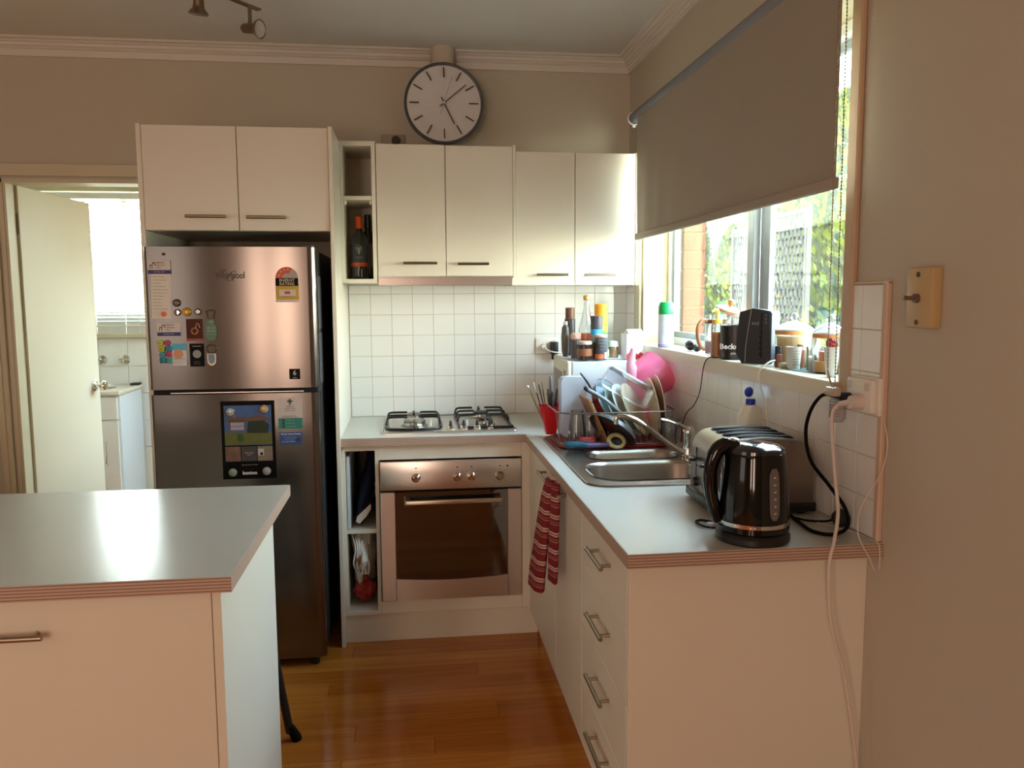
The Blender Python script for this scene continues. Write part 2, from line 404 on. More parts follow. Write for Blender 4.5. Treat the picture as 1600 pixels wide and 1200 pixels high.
G().box(-1.394, 0, -.0088, 0, .9, 1.55).obj('grout_bed', GROUT, wb)
x = -1.29 - TP
xs = [-1.3935] + [-1.29+TP*k for k in range(0, 13)] + [-.008]
for a, b in zip(xs, xs[1:]):
    if b-a < .012: continue
    for z0, z1 in rows(.901, 1.545):
        tile(b-a-GR, z1-z0-GR, 'back', (a+GR/2, -.003, z0+GR/2), wb)
G().box(-.0088, 0, -2.1, 0, .9, 1.232).box(-.0088, 0, -2.272, -2.1, .9, 1.507).box(-.0088, 0, -.19, 0, 1.2, 1.54).obj('grout_bed', GROUT, wr)
ys = [-.010]; 
yk = -2.1835 + TP*20
while yk > -2.26:
    if yk < -.02: ys.append(yk)
    yk -= TP
ys.append(-2.272)
for a, b in zip(ys, ys[1:]):
    for z0, z1 in rows(.901, 1.545 if a > -.12 else (1.508 if b < -2.18 else 1.222)):
        if a > -.12 and z0 > 1.3 and b < -.19: pass
        tile(a-b-GR, z1-z0-GR, 'right', (-.003, a-GR/2, z0+GR/2), wr)
for z0, z1 in rows(1.222, 1.508):
    tile(.03, z1-z0-GR, 'right', (-.003, -2.150, z0+GR/2), wr)
struct(G().box(-.014, 0, -2.292, -2.272, .9, 1.515, .003).box(-.012, 0, -2.292, -2.146, 1.508, 1.515, .002).obj('trim_7', mat('tile_trim', 'cfb39b', .5)))

# ---------- kitchen window
struct(G().box(-.016, 0, -2.143, -2.097, 1.235, 2.31, .004).obj('trim_8', mat('near_architrave_paint', 'c0a283', .45)))
struct(G().box(-.016, 0, -.262, -.196, 1.225, 2.31, .004).box(-.016, 0, -2.143, -.196, 2.25, 2.31, .004).obj('trim_9', TRIM))
wn = T('window_1', '', '', (0, -1.18, 1.225), world=True, kind='structure')
G().box(.0, .15, WY1-.012, WY1, 1.255, WZ1).box(.0, .15, WY0, WY0+.012, 1.255, WZ1).box(.0, .15, WY0, WY1, WZ1-.012, WZ1).obj('reveal', mat('reveal_paint', 'c6b792', .5), wn)
G().prism([(-.034, 1.214), (-.034, 1.256), (-.030, 1.262), (.155, 1.262), (.155, 1.226)], WY1+.10, WY0-.004, 'y').obj('sill', mat('sill_paint', 'd3c8b0', .4), wn)
FX = .130
def frame(x0, x1, y0, y1, z0, z1, t, name, m_):
    return G().box(x0, x1, y0, y0+t, z0, z1, .002).box(x0, x1, y1-t, y1, z0, z1, .002).box(x0, x1, y0+t, y1-t, z0, z0+t, .002).box(x0, x1, y0+t, y1-t, z1-t, z1, .002).obj(name, m_, wn)
frame(.118, .172, WY0+.012, WY1-.012, 1.262, WZ1-.012, .034, 'frame', mat('white_frame', 'dfe3e2', .4))
frame(.128, .148, -1.235, WY1-.046, 1.296, WZ1-.046, .026, 'sash', ALU)
frame(.150, .168, WY0+.046, -1.235, 1.296, WZ1-.046, .026, 'sash', ALU)
G().box(.120, .150, -1.238, -1.190, 1.296, WZ1-.046, .003).box(.150, .168, -1.31, -1.262, 1.296, WZ1-.046, .002).obj('meeting_rail', ALU, wn)
G().box(.137, .140, -1.21, WY1-.07, 1.32, WZ1-.07).obj('pane', PANE, wn)
G().box(.158, .161, WY0+.07, -1.265, 1.32, WZ1-.07).obj('pane', PANE, wn)

# ---------- outer brick leaf beside the window (seen through the glass)
be = struct(G().box(.175, .262, WY1-.075, 2.6, -.3, 2.9).box(.175, .262, -7.2, WY0+.02, -.3, 2.9).box(.175, .262, WY0, WY1, -.3, 1.18).box(.175, .262, WY0, WY1, 2.3, 2.9).obj('wall_outer', MORT))
for k in range(28):
    z = 1.262 - .086*6 + k*.086
    if z > 2.25: break
    G().box(.168, .272, WY1-.083, WY1+.14, z+.003, z+.083, .002).obj('brick', BRICK, be)
struct(G().box(.1, .2, WY0, WY1, 1.14, 1.226).obj('trim_10', MORT))

# ---------- laundry beyond the door
struct(G().box(-4.2, -3.75, YL, YL+.1, 0, H).box(-2.55, -1.9, YL, YL+.1, 0, H).box(-3.75, -2.55, YL, YL+.1, 0, 1.235).box(-3.75, -2.55, YL, YL+.1, 2.25, H).obj('wall_far', CREAM))
struct(G().box(-4.3, -4.2, .11, YL+.1, 0, H).obj('wall_laundry_left', CREAM))
struct(G().box(-1.9, -1.8, .11, .6, 0, H).box(-1.9, -1.8, 1.75, YL+.1, 0, H).box(-1.9, -1.8, .6, 1.75, 0, .95).box(-1.9, -1.8, .6, 1.75, 2.2, H).obj('wall_laundry_right', CREAM))
w5 = struct(G().box(-1.88, -1.82, .6, .65, .95, 2.2).box(-1.88, -1.82, 1.70, 1.75, .95, 2.2).box(-1.88, -1.82, .65, 1.70, .95, 1.0).box(-1.88, -1.82, .65, 1.70, 2.15, 2.2).obj('window_5', TRIM))
G().box(-1.852, -1.849, .65, 1.70, 1.0, 2.15).obj('pane', PANE, w5)
wl = T('window_2', '', '', (-3.15, YL, 1.235), world=True, kind='structure')
G().box(-3.83, -2.47, YL-.018, YL, 2.25, 2.33, .004).box(-3.83, -3.75, YL-.018, YL, 1.2, 2.25, .004).box(-2.55, -2.47, YL-.018, YL, 1.2, 2.25, .004).obj('architrave', TRIM, wl)
G().box(-3.83, -2.47, YL-.05, YL+.05, 1.205, 1.235, .004).obj('sill', TRIM, wl)
G().box(-3.75, -3.71, YL+.03, YL+.07, 1.235, 2.25).box(-2.59, -2.55, YL+.03, YL+.07, 1.235, 2.25).box(-3.71, -2.59, YL+.03, YL+.07, 1.235, 1.275).box(-3.71, -2.59, YL+.03, YL+.07, 2.21, 2.25).box(-3.16, -3.13, YL+.03, YL+.07, 1.275, 2.21).obj('frame', WHITE, wl)
G().box(-3.71, -2.59, YL+.049, YL+.052, 1.275, 2.21).obj('pane', PANE, wl)
bl = T('venetian_blind', 'white slatted venetian blind over the small window of the far laundry room', 'blind', (-3.15, YL-.05, 2.24), world=True)
G().box(-3.74, -2.56, YL-.065, YL-.03, 2.195, 2.235, .003).obj('headrail', WHITE, bl)
SLM = mat('white_slat', 'e9e6dd', .5)
first = None
for k in range(33):
    z = 2.175 - k*.0265
    if first is None:
        g = G(); Mr = Matrix.Translation((-3.15, YL-.048, z)) @ Matrix.Rotation(math.radians(20), 4, 'X')
        g.box(-.585, .585, -.0125, .0125, -.0006, .0006, M=Mr); first = g.obj('slat', SLM, bl); z0_ = z
    else:
        o = first.copy(); COL.objects.link(o); o.location = (0, 0, z-z0_)
G().box(-3.735, -2.565, YL-.058, YL-.038, 1.285, 1.302, .003).obj('bottom_rail', WHITE, bl)
for xx in (-3.55, -3.12, -2.75): G().cyl((xx, YL-.062, 2.2), (xx, YL-.062, 1.30), .0012, seg=5).obj('ladder_cord', WHITE, bl)
G().cyl((-3.05, YL-.066, 2.2), (-3.04, YL-.07, 1.24), .0015, seg=5).obj('pull_cord', WHITE, bl)
wf = bpy.data.objects['wall_far']
for i in range(8):
    for j in range(5):
        x = -3.75 + i*.202 - .01; z = .80 + j*.0  + j*.2 - .6
        if z+.198 > 1.2: continue
        G().box(x, x+.199, YL-.008, YL, z+.2, z+.2+.197, .001).obj('tile', TILE, wf)
vn = T('laundry_vanity', 'white vanity cabinet with basin top in the laundry beyond the door', 'cabinet', (-3.3, 1.93, 0), world=True)
VX1 = -3.068
G().box(-3.62, VX1, 1.72, YL-.03, 0.0, .835).obj('body', mat('white_gloss_panel', 'dfe6ea', .3), vn)
G().box(-3.60, VX1-.015, 1.702, 1.72, .02, .66, .002).obj('door', WHITE, vn)
hd = [c for c in bpy.data.objects if c.parent == vn and c.name.startswith('door')][0]
G().tube([(-3.16, 1.70, .52), (-3.16, 1.675, .50), (-3.155, 1.67, .44), (-3.16, 1.675, .38), (-3.16, 1.70, .36)], .004, 8, sub=4).obj('handle', CHROME, hd)
G().box(-3.60, VX1-.015, 1.702, 1.72, .672, .825, .002).obj('drawer', WHITE, vn)
G().box(-3.64, VX1+.012, 1.69, YL-.03, .835, .868, .008, 3).obj('basin_top', mat('cream_basin', 'd8cfba', .2), vn)
G().lathe([(.16, 0), (.168, .004), (.15, -.002), (.12, -.02), (.0, -.03)], (-3.33, 1.94, .872), 28).obj('basin', WHITEG, vn)
for nm, xx, lab in (('tap', -3.335, 'chrome basin tap with short spout on the laundry tiles'), ('tap', -3.175, 'chrome cross handle tap right of the spout on laundry tiles')):
    t_ = T(nm, lab, 'tap', (xx, YL-.008, 1.045))
    Mx = Matrix.Rotation(PI/2, 4, 'X')
    G().lathe([(0, 0), (.036, 0), (.034, .006), (.018, .014), (.014, .03), (0, .03)], (0, 0, 0), 18, Mx).obj('flange', CHROME, t_)
    if xx < -3.3: G().tube([(0, -.02, 0), (0, -.07, .012), (-.01, -.12, .012), (-.015, -.14, -.012)], .009, 10, sub=4).obj('spout', CHROME, t_)
    G().cyl((-.03, -.045, 0), (.03, -.045, 0), .007, seg=8).cyl((0, -.045, -.03), (0, -.045, .03), .007, seg=8).cyl((0, -.02, 0), (0, -.05, 0), .012, seg=12).obj('handle', CHROME, t_)
tag(G().box(-3.11, -3.09+.04, YL-.14, YL-.06, .868, .884, .005, 2).obj('soap_dish', BLACK), 'small black soap dish on the laundry basin top', 'soap dish')

# ---------- yard
struct(G().box(-8, -1.0, 5.4, 5.5, -.3, 2.0).obj('wall_neighbour', mat('neighbour_wall', '7a6a3a', .8)))
struct(G().box(-8, 0.1, 2.4, 5.4, -.35, -.3).obj('ground_rear', mat('rear_path', 'b5a88e', .9)))
struct(G().box(.262, 16, -9, 22, -.35, -.3).obj('ground', mat('yard_paving', '857a68', .9, var=.1, vscale=1)))
fe = struct(G().box(5.2, 5.3, -4, 20, -.3, 1.5).obj('wall_fence', mat('fence_paint', '8d8368', .8)))
def shrub(name, label, x, y, r, h, n, group=None, seed=0, light=.5, base=0):
    t_ = T(name, label, 'tree', (x, y, -.3), group=group)
    G().tube([(0, 0, 0), (.02, 0, h*.4), (0, .02, h*.85)], [.06, .045, .01], 8).obj('trunk', mat('bark', '6b5138', .9), t_)
    rnd = random.Random(seed); g = G()
    for i in range(n):
        u = rnd.random(); z = .12*h + u*h*.88; rr = r*(1-u**3.2)*(.55+.45*rnd.random())*(1 if u > .1 else .8) + .03
        a = rnd.random()*2*PI; p = Vector((rr*math.cos(a), rr*math.sin(a), z))
        d = Vector((math.cos(a)*.5+rnd.uniform(-.3, .3), math.sin(a)*.5+rnd.uniform(-.3, .3), 1.0)).normalized(); L = rnd.uniform(.05, .10)
        sd = d.cross(Vector((rnd.uniform(-1, 1), rnd.uniform(-1, 1), rnd.uniform(-.3, .3)))).normalized()*L*.30
        g.m(0 if rnd.random() < light else 1).add([p, p+d*L*.5+sd, p+d*L, p+d*L*.5-sd], [[0, 1, 2, 3]])
    g.obj('foliage', [LEAFY, LEAFD], t_, kind='stuff', recalc=False)
    return t_
shrub('conifer', 'tall dark conifer just right of the orange brickwork, seen through the window', 2.3, 5.6, .34, 3.0, 6000, seed=1, light=.35)
shrub('conifer', 'conifer with sunlit tips left of the window mullion, in front of the far lattice', 2.75, 5.35, .40, 2.6, 6000, seed=2, light=.4)
for k, (x, y, r, h, lab) in enumerate([(2.9, 4.85, .48, 3.0, 'bright conifer behind the left edge of the lattice screen'), (2.95, 4.0, .46, 3.2, 'bright conifer filling the holes of the lattice screen'),
                                  (2.9, 3.15, .46, 3.6, 'yellow-green conifer right of the lattice screen post'), (2.75, 2.25, .46, 3.2, 'conifer at the near end of the window behind the bead chain')]):
    shrub('conifer', lab, x, y, r, h, 8500, 'conifers in the yard', seed=5+k, light=.6)
def lattice(name, label, y0, y1, x, z0, z1, m_, px=.062, pz=.06):
    t_ = T(name, label, 'screen', (x, (y0+y1)/2, -.3), world=True)
    G().box(x-.02, x+.02, y0-.03, y0, -.3, z1+.02, .004).obj('post', mat('screen_post', '4a4640', .6), t_); G().box(x-.02, x+.02, y1, y1+.03, -.3, z1+.02, .004).obj('post', mat('screen_post', '4a4640', .6), t_)
    G().box(x-.015, x+.015, y0, y1, z1-.02, z1+.01, .003).obj('top_rail', m_, t_)
    g = G(); j = 0; z = z0
    while z < z1-.02:
        g.box(x-.004, x+.004, y0, y1, z, z+.018); i = 0; yy = y0+(.0 if j % 2 else px/2)
        while yy < y1:
            g.box(x-.004, x+.004, yy, min(yy+px*(.42 if (i+j) % 3 else .62), y1), z, z+pz); yy += px; i += 1
        z += pz; j += 1
    g.obj('lattice_panel', m_, t_, kind='stuff'); return t_
lattice('lattice_screen', 'grey cut-out lattice screen standing in the yard right of the window mullion', 1.28, 1.98, 1.6, .2, 2.07, mat('grey_screen', '2a2a2c', .7))
lattice('lattice_screen', 'paler lattice screen further back, left of the window mullion', 2.30, 2.52, 1.6, .2, 2.02, mat('pale_screen', '4c4c4a', .7), .05, .055)
# ================================================================== PIPE, BLIND, CLOCK
fp = tag(G().cyl((-.925, -.075, 2.20), (-.925, -.075, H-.001), .0575, seg=28).obj('flue_pipe', WALL), 'wall-coloured round flue pipe rising through the cornice behind the clock', 'pipe')
rb = T('roller_blind', 'taupe fabric roller blind half lowered over the kitchen window', 'blind', (-.06, -1.2, 2.3), world=True)
TAUPE = mat('taupe_fabric', 'a39888', .85, bump=.08, bscale=400)
G().cyl((-.055, -2.19, 2.302), (-.055, -.285, 2.302), .026, seg=24).obj('roll', mat('grey_blind_back', '84898f', .6), rb)
# hanging cloth with soft folds
g = G(); ny, nz = 90, 24; P = []
y0b, y1b = -2.150, -.400
for j in range(nz+1):
    t = j/nz; z = 2.300 - t*(2.300-1.765)
    for i in range(ny+1):
        yy = y0b + (y1b-y0b)*i/ny; a = t**1.2*.0045
        xx = -.072 + a*math.sin((y1b-yy)*26+math.sin(yy*5)*1.5+t*2)*math.exp(-((y1b-yy)/.75)**2) + t*.002*math.sin(yy*9)
        P.append((xx, yy, z))
F = [[j*(ny+1)+i, j*(ny+1)+i+1, (j+1)*(ny+1)+i+1, (j+1)*(ny+1)+i] for j in range(nz) for i in range(ny)]
g.add(P, F); g.add([(p[0]+.0012, p[1], p[2]) for p in P], [q[::-1] for q in F]); g.obj('fabric', TAUPE, rb, sm=80, recalc=False)
G().box(-.081, -.063, y0b-.003, y1b, 1.738, 1.768, .006, 3).obj('hem_bar', TAUPE, rb)
G().cyl((-.055, -.285, 2.302), (-.055, -.278, 2.302), .031, seg=24).box(-.062, -.048, -.284, -.278, 2.262, 2.30).box(-.06, 0, -2.205, -2.195, 2.27, 2.33, .002).obj('bracket', WHITE, rb)
def chain(yt, yb, z1, x=-.09):
    g = G(); n = int((2.30-z1)/.0085)
    for i in range(n):
        t = i/n; g.ball((x, yt+(yb-yt)*t, 2.30+(z1-2.30)*t), .0026, 6)
    g.cyl((x, yt, 2.3), (x, yb, z1), .0009, seg=5)
    return g.obj('bead_chain', mat('bead_metal', 'a08f78', .4, .5), rb, kind='stuff')
chain(-2.168, -2.178, 1.30); chain(-2.205, -2.215, 1.27)
G().tube([(-.09, -2.178, 1.30), (-.088, -2.19, 1.272), (-.09, -2.205, 1.262), (-.09, -2.215, 1.27)], .002, 6, sub=4).obj('chain_loop', mat('bead_metal', 'a08f78', .4), rb)
G().box(-.098, -.076, -2.222, -2.176, 1.240, 1.262, .005, 2).obj('chain_guide', mat('guide_clear', 'b5a693', .2), rb)

ck = T('wall_clock', 'round white clock with dark grey rim standing above the hood cupboard', 'clock', (-.925, -.145, 2.381))
FM = Matrix.Rotation(PI/2, 4, 'X')
G().lathe([(0, -.04), (.172, -.04), (.185, -.02), (.1845, .002), (.180, .004), (.173, .002), (.171, -.004)], (0, 0, 0), 64, FM).obj('rim', mat('clock_rim', '474b4b', .45), ck)
G().lathe([(.1715, -.006), (.1715, -.003), (0, -.003)], (0, 0, 0), 64, FM).obj('dial', mat('clock_dial', 'd2ceca', .6), ck)
CKI = mat('clock_ink', '55453c', .6)
for k in range(12):
    a = k*PI/6; Mr = Matrix.Rotation(a, 4, 'Y')
    G().box(-.0028, .0028, -.0065-.003, -.0045, .116, .160, M=Mr).obj('hour_mark', CKI, ck)
def hand(ang, L, tail, w_, yy, nm):
    Mr = Matrix.Rotation(math.radians(ang), 4, 'Y'); G().box(-w_, w_, yy-.001, yy, -tail, L, M=Mr).obj(nm, CKI, ck)
hand(154, .105, .028, .0028, -.012, 'hour_hand'); hand(51, .130, .026, .0022, -.014, 'minute_hand'); hand(18, .125, .055, .0006, -.016, 'second_hand')
G().cyl((0, -.018, 0), (0, -.004, 0), .005, seg=12).obj('hub', WHITE, ck)
so = T('wall_socket', 'wall-coloured power socket plate with dark plug above the hood cupboard', 'socket', (-1.165, 0, 2.255), world=True)
G().box(-1.222, -1.107, -.010, 0, 2.17, 2.262, .004, 2).obj('plate', mat('painted_plate', 'a59883', .5), so)
G().cyl((-1.152, -.010, 2.232), (-1.152, -.035, 2.232), .019, seg=18).obj('plug', mat('dark_brown_plug', '2e2416', .5), so)
G().cyl((-1.18, -.010, 2.222), (-1.18, -.018, 2.222), .010, seg=14).obj('switch', mat('painted_plate', 'a59883', .5), so)

# ================================================================== OVERHEAD CUPBOARDS
def doorbox(x0, x1, yf, z0, z1, parent, th=.018, name='door'):
    return G().box(x0+.0015, x1-.0015, yf, yf+th, z0+.001, z1-.001, .0012).obj(name, LAM, parent)
FYF = -.642
fc = T('fridge_cabinet', 'tall white laminate surround with two-door cupboard over the fridge', 'cabinet', (-1.77, -.32, 0), world=True)
G().box(-2.147, -2.129, FYF, -.001, 0, 2.163, .001).obj('side_panel', LAM, fc)
G().box(-1.4125, -1.3955, FYF-.012, -.001, 0, 2.163, .001).obj('side_panel', LAM, fc)
G().box(-2.129, -1.4125, FYF+.02, -.001, 1.752, 1.770).box(-2.129, -1.4125, FYF+.02, -.001, 2.142, 2.160).box(-2.129, -1.4125, -.02, -.001, 1.77, 2.142).obj('carcass', LAMI, fc)
d = doorbox(-2.129, -1.7688, FYF, 1.752, 2.160, fc); handle_x(-1.969, -1.816, FYF, 1.806, d, DNICK)
d = doorbox(-1.7688, -1.4130, FYF, 1.752, 2.160, fc); handle_x(-1.736, -1.584, FYF, 1.804, d, DNICK)
UYF = -.352
nc = T('wine_niche', 'narrow open white shelf unit holding bottles beside the hood cupboard', 'shelf unit', (-1.315, -.17, 1.55), world=True)
G().box(-1.3950, -1.380, UYF, -.001, 1.549, 2.165).box(-1.257, -1.2395, UYF, -.001, 1.549, 2.165).box(-1.380, -1.257, UYF, -.001, 2.144, 2.165).box(-1.380, -1.257, UYF, -.001, 1.549, 1.567).box(-1.380, -1.257, -.012, -.001, 1.567, 2.144).obj('carcass', LAM, nc)
G().box(-1.3795, -1.2575, UYF+.004, -.013, 1.912, 1.930, .001).obj('shelf', LAM, nc)
G().box(-1.3795, -1.368, UYF+.01, UYF+.03, 1.893, 1.912, .003).box(-1.269, -1.2575, UYF+.01, UYF+.03, 1.893, 1.912, .003).obj('bracket', WHITE, nc)
hc = T('hood_cabinet', 'white two-door wall cupboard with steel rangehood strip beneath', 'cabinet', (-.93, -.17, 1.54), world=True)
G().box(-1.2375, -.6315, UYF+.02, -.001, 1.60, 2.155).obj('carcass', LAMI, hc)
G().box(-.6300, -.6180, UYF, -.001, 1.537, 2.160, .001).obj('side_panel', LAM, hc)
d = doorbox(-1.2378, -.9335, UYF, 1.578, 2.156, hc); handle_x(-1.125, -.975, UYF, 1.636, d, DNICK)
d = doorbox(-.9335, -.6300, UYF, 1.578, 2.154, hc); handle_x(-.883, -.744, UYF, 1.633, d, DNICK)
G().box(-1.236, -.6325, UYF+.004, -.001, 1.552, 1.598).box(-1.236, -.6325, UYF-.004, UYF+.006, 1.537, 1.573, .002).obj('rangehood', STEEL, hc)
G().box(-1.17, -1.03, UYF+.03, UYF+.10, 1.545, 1.553).box(-.80, -.66, UYF+.03, UYF+.10, 1.545, 1.553).obj('hood_lamp', WHITE, hc)
rc = T('wall_cupboard', 'lower-topped white two-door wall cupboard beside the window', 'cabinet', (-.33, -.17, 1.54), world=True)
RYF = -.345
G().box(-.6175, -.0605, RYF+.02, -.001, 1.537, 2.134).obj('carcass', LAM, rc)
d = doorbox(-.6175, -.3450, RYF, 1.537, 2.134, rc); handle_x(-.524, -.380, RYF, 1.5845, d)
d = doorbox(-.3450, -.0740, RYF, 1.537, 2.133, rc); handle_x(-.304, -.158, RYF, 1.5835, d)
G().box(-.0735, -.0605, RYF+.002, RYF+.02, 1.537, 2.134).box(-.0600, -.0460, RYF-.004, -.0170, 1.537, 2.136, .001).obj('side_panel', LAM, rc)

# bottles in the niche
def bottle(name, label, loc, caps, labcol, lab2, wide=.037, h=.30):
    t_ = T(name, label, 'bottle', loc)
    BG = mat('dark_bottle_glass', '0c130a', .06, coat=.4)
    G().lathe([(0, 0), (wide*.95, 0), (wide, .006), (wide, h*.60), (wide*.85, h*.68), (wide*.42, h*.76), (.0145, h*.80), (.0140, h*.985), (.0155, h*.99), (.0155, h), (0, h)], (0, 0, 0), 24).obj('body', BG, t_)
    G().lathe([(.0158, h*.80), (.0152, h*1.002), (0, h*1.003)], (0, 0, 0), 20).obj('capsule', caps, t_)
    g = G().lathe([(wide+.0006, h*.20), (wide+.0006, h*.55)], (0, 0, 0), 24); g.obj('front_label', labcol, t_, recalc=False)
    if lab2: G().lathe([(wide+.0010, h*.20), (wide+.0010, h*.265)], (0, 0, 0), 24).obj('label_band', lab2, t_, recalc=False)
    return t_
ORANGE = mat('orange_capsule', 'd4480f', .4)
b1 = bottle('wine_bottle', 'dark wine bottle with orange capsule in the narrow open shelf', (-1.322, -.250, 1.5675), ORANGE, mat('slate_label', '2c3238', .5), mat('orange_band', 'b5451f', .5), .037, .285)
EMB = mat('label_print', '8d8a82', .5)
text('lettering', 'CALABRIA', .0085, (-.002, -.0382, .098), FRONT, EMB, b1, sx=.9)
g = G()
for sg in (-1, 1): g.tube([(0, -.0385, .118), (sg*.008, -.0383, .128), (sg*.013, -.0380, .138), (sg*.007, -.0384, .142), (0, -.0385, .128)], .0016, 6, sub=3)
g.box(-.003, .003, -.039, -.038, .112, .140); g.obj('emblem', EMB, b1)
G().box(-.006, -.002, -.0385, -.037, .012, .046).box(.008, .012, -.0375, -.036, .010, .044).obj('label_stripes', mat('label_print', '8d8a82', .5), b1)
bottle('wine_bottle', 'black-capped wine bottle standing behind the orange-capped one', (-1.287, -.150, 1.5675), BLACK, mat('grey_label', '6d685d', .6), None, .034, .30)

# ================================================================== BASE UNITS, BACK LEG
BYF = -.618
bn = T('open_base_unit', 'narrow open white base unit with two compartments left of the oven', 'cabinet', (-1.32, -.3, 0), world=True)
G().box(-1.3950, -1.381, BYF, -.02, .125, .864).box(-1.2575, -1.2425, BYF, -.02, .125, .864).box(-1.381, -1.2575, BYF, -.02, .125, .141).box(-1.381, -1.2575, BYF, -.02, .842, .864).box(-1.381, -1.2575, -.035, -.02, .141, .842).obj('carcass', LAM, bn)
G().box(-1.381, -1.2575, BYF+.01, -.035, .482, .498, .001).obj('shelf', LAM, bn)
oh = T('oven_housing', 'white laminate housing around the built-in oven with kickboard', 'cabinet', (-.93, -.3, 0), world=True)
G().box(-1.2425, -.632, BYF, BYF+.018, .800, .864, .001).obj('top_rail', LAM, oh)
G().box(-1.2425, -.632, BYF, BYF+.018, .126, .182, .001).obj('bottom_rail', LAM, oh)
G().box(-.6315, -.5955, BYF-.001, BYF+.018, .126, .864, .001).obj('filler_post', LAM, oh)
G().box(-1.2425, -.62, BYF+.02, -.02, .15, .17).box(-1.2425, -1.238, BYF+.02, -.02, .17, .85).box(-.632, -.60, BYF+.02, -.02, .17, .85).obj('carcass', LAMI, oh)
G().box(-1.3945, -.560, BYF+.014, BYF+.03, 0, .125).obj('kickboard', LAM, oh)
ov = T('built_in_oven', 'stainless steel built-in oven with dark glass door and four knobs', 'oven', (-.935, -.62, .186), world=True)
OX0, OX1, OY = -1.2375, -.6345, BYF-.012
G().box(OX0+.01, OX1-.01, OY+.02, -.06, .19, .79).obj('body', DKVOID, ov)
cp = G().box(OX0, OX1, OY-.004, OY+.02, .669, .794, .004, 2).obj('control_panel', STEEL, ov)
# door: steel frame with curved-bottomed window
g = G(); gx0, gx1 = -1.176, -.696
g.box(OX0, gx0, OY-.004, OY+.02, .186, .662, .003).box(gx1, OX1, OY-.004, OY+.02, .186, .662, .003)
cur = [(gx0 + (gx1-gx0)*k/16, .283-.012*(1-((k-8)/8)**2)) for k in range(17)]
g.prism([(gx1, .187), (gx0, .187)] + cur, OY-.004, OY+.02, 'y')
od = g.obj('door', STEEL, ov, sm=20)
G().box(gx0-.002, gx1+.002, OY+.001, OY+.014, .268, .661, .001).obj('glass', OVGL, od)
g = G().box(-1.135, -.722, OY-.048, OY-.034, .612, .634, .005, 3)
for x in (-1.128, -.742): g.box(x-.010, x+.016, OY-.036, OY+.004, .606, .632, .004, 2)
g.obj('handle', mat('oven_handle', 'c3b9a6', .25, 1.0), od)
for x, lit in ((-1.0863, 1), (-.9109, 1), (-.8501, 1), (-.7277, 0)):
    k = G().lathe([(0, 0), (.020, 0), (.019, .006), (.016, .008), (.0145, .024), (.012, .026), (0, .026)], (x, OY-.004, .7215), 22, FM).obj('knob', CHROME if lit else NICK, ov)
    if lit: G().box(x-.0012, x+.0012, OY-.0315, OY-.029, .722, .736).obj('pointer', BLACK, k)
g = G()
for x in (-1.0863, -.9109, -.8501, -.7277):
    for a in range(0, 360, 45):
        r = .030; g.box(x+r*math.sin(math.radians(a))-.0012, x+r*math.sin(math.radians(a))+.0012, OY-.0052, OY-.004, .7215+r*math.cos(math.radians(a))-.0012, .7215+r*math.cos(math.radians(a))+.0012)
    g.box(x-.004, x+.004, OY-.0052, OY-.004, .762, .766)
g.cyl((-.695, OY-.004, .764), (-.695, OY-.0055, .764), .004, seg=10)
g.obj('dial_marks', INK, ov)

# things in the open base unit
tray = tag(G().box(-1.3795, -1.366, -.60, -.12, .4995, .815, .003).obj('baking_tray', mat('tray_white', 'c8ced2', .35)), 'pale tray standing on edge in the open unit, upper compartment', 'tray')
bg = T('blue_bag', 'dark navy padded bag slumped in the upper open compartment', 'bag', (-1.31, -.35, .498))
def sackrings(secs, seed, n=20, amp=.25):
    rs = []
    for (cx, cy, z, rx, ry) in secs:
        rs.append([Vector((cx+rx*math.cos(2*PI*k/n)*(1+amp*noise.noise(Vector((math.cos(2*PI*k/n)*1.7+seed, math.sin(2*PI*k/n)*1.7, z*14)))), cy+ry*math.sin(2*PI*k/n)*(1+amp*noise.noise(Vector((math.cos(2*PI*k/n)*2, seed+math.sin(2*PI*k/n)*2, z*14)))), z)) for k in range(n)])
    return rs
G().rings(sackrings([(-.018, 0, .002, .018, .16), (-.022, -.01, .02, .024, .20), (-.012, 0, .08, .034, .21), (.004, .02, .16, .036, .20), (.018, .05, .22, .026, .17), (.028, .06, .27, .013, .12), (.03, .06, .29, .004, .06)], 3)).obj('body', mat('navy_fabric', '141c3a', .8, bump=.2, bscale=60), bg, sm=60)
G().add([(-.035, -.232, .03), (-.02, -.238, .022), (.012, -.236, .055), (.030, -.232, .085), (.028, -.228, .105), (.0, -.236, .08), (-.03, -.236, .052)], [[0, 1, 2, 3, 4, 5, 6]]).add([(-.035, -.226, .03), (-.02, -.232, .022), (.012, -.230, .055), (.030, -.226, .085), (.028, -.222, .105), (.0, -.230, .08), (-.03, -.230, .052)], [[6, 5, 4, 3, 2, 1, 0]]).obj('paper_insert', PAPER, bg)
tag(G().rings(sackrings([(-1.3325, -.2, .499, .022, .10), (-1.335, -.2, .62, .024, .11), (-1.33, -.2, .74, .03, .12), (-1.325, -.2, .82, .03, .12), (-1.32, -.2, .838, .006, .05)], 5)).obj('plastic_wrap', mat('grey_film', '8d857a', .35)), 'crinkled grey plastic wrap at the back of the upper open compartment', 'plastic wrap')
pb = T('plastic_bag', 'crumpled white plastic bag in the lower open compartment', 'bag', (-1.32, -.40, .19))
G().rings(sackrings([(.0, .02, .02, .02, .06), (.0, .0, .04, .045, .14), (-.005, -.02, .11, .050, .17), (.004, -.02, .17, .046, .17), (-.002, .0, .23, .052, .17), (.002, 0, .285, .05, .16), (0, 0, .29, .01, .05)], 8, 36, .45)).obj('body', mat('white_film', 'e6e2da', .3, bump=.5, bscale=45), pb, sm=30)
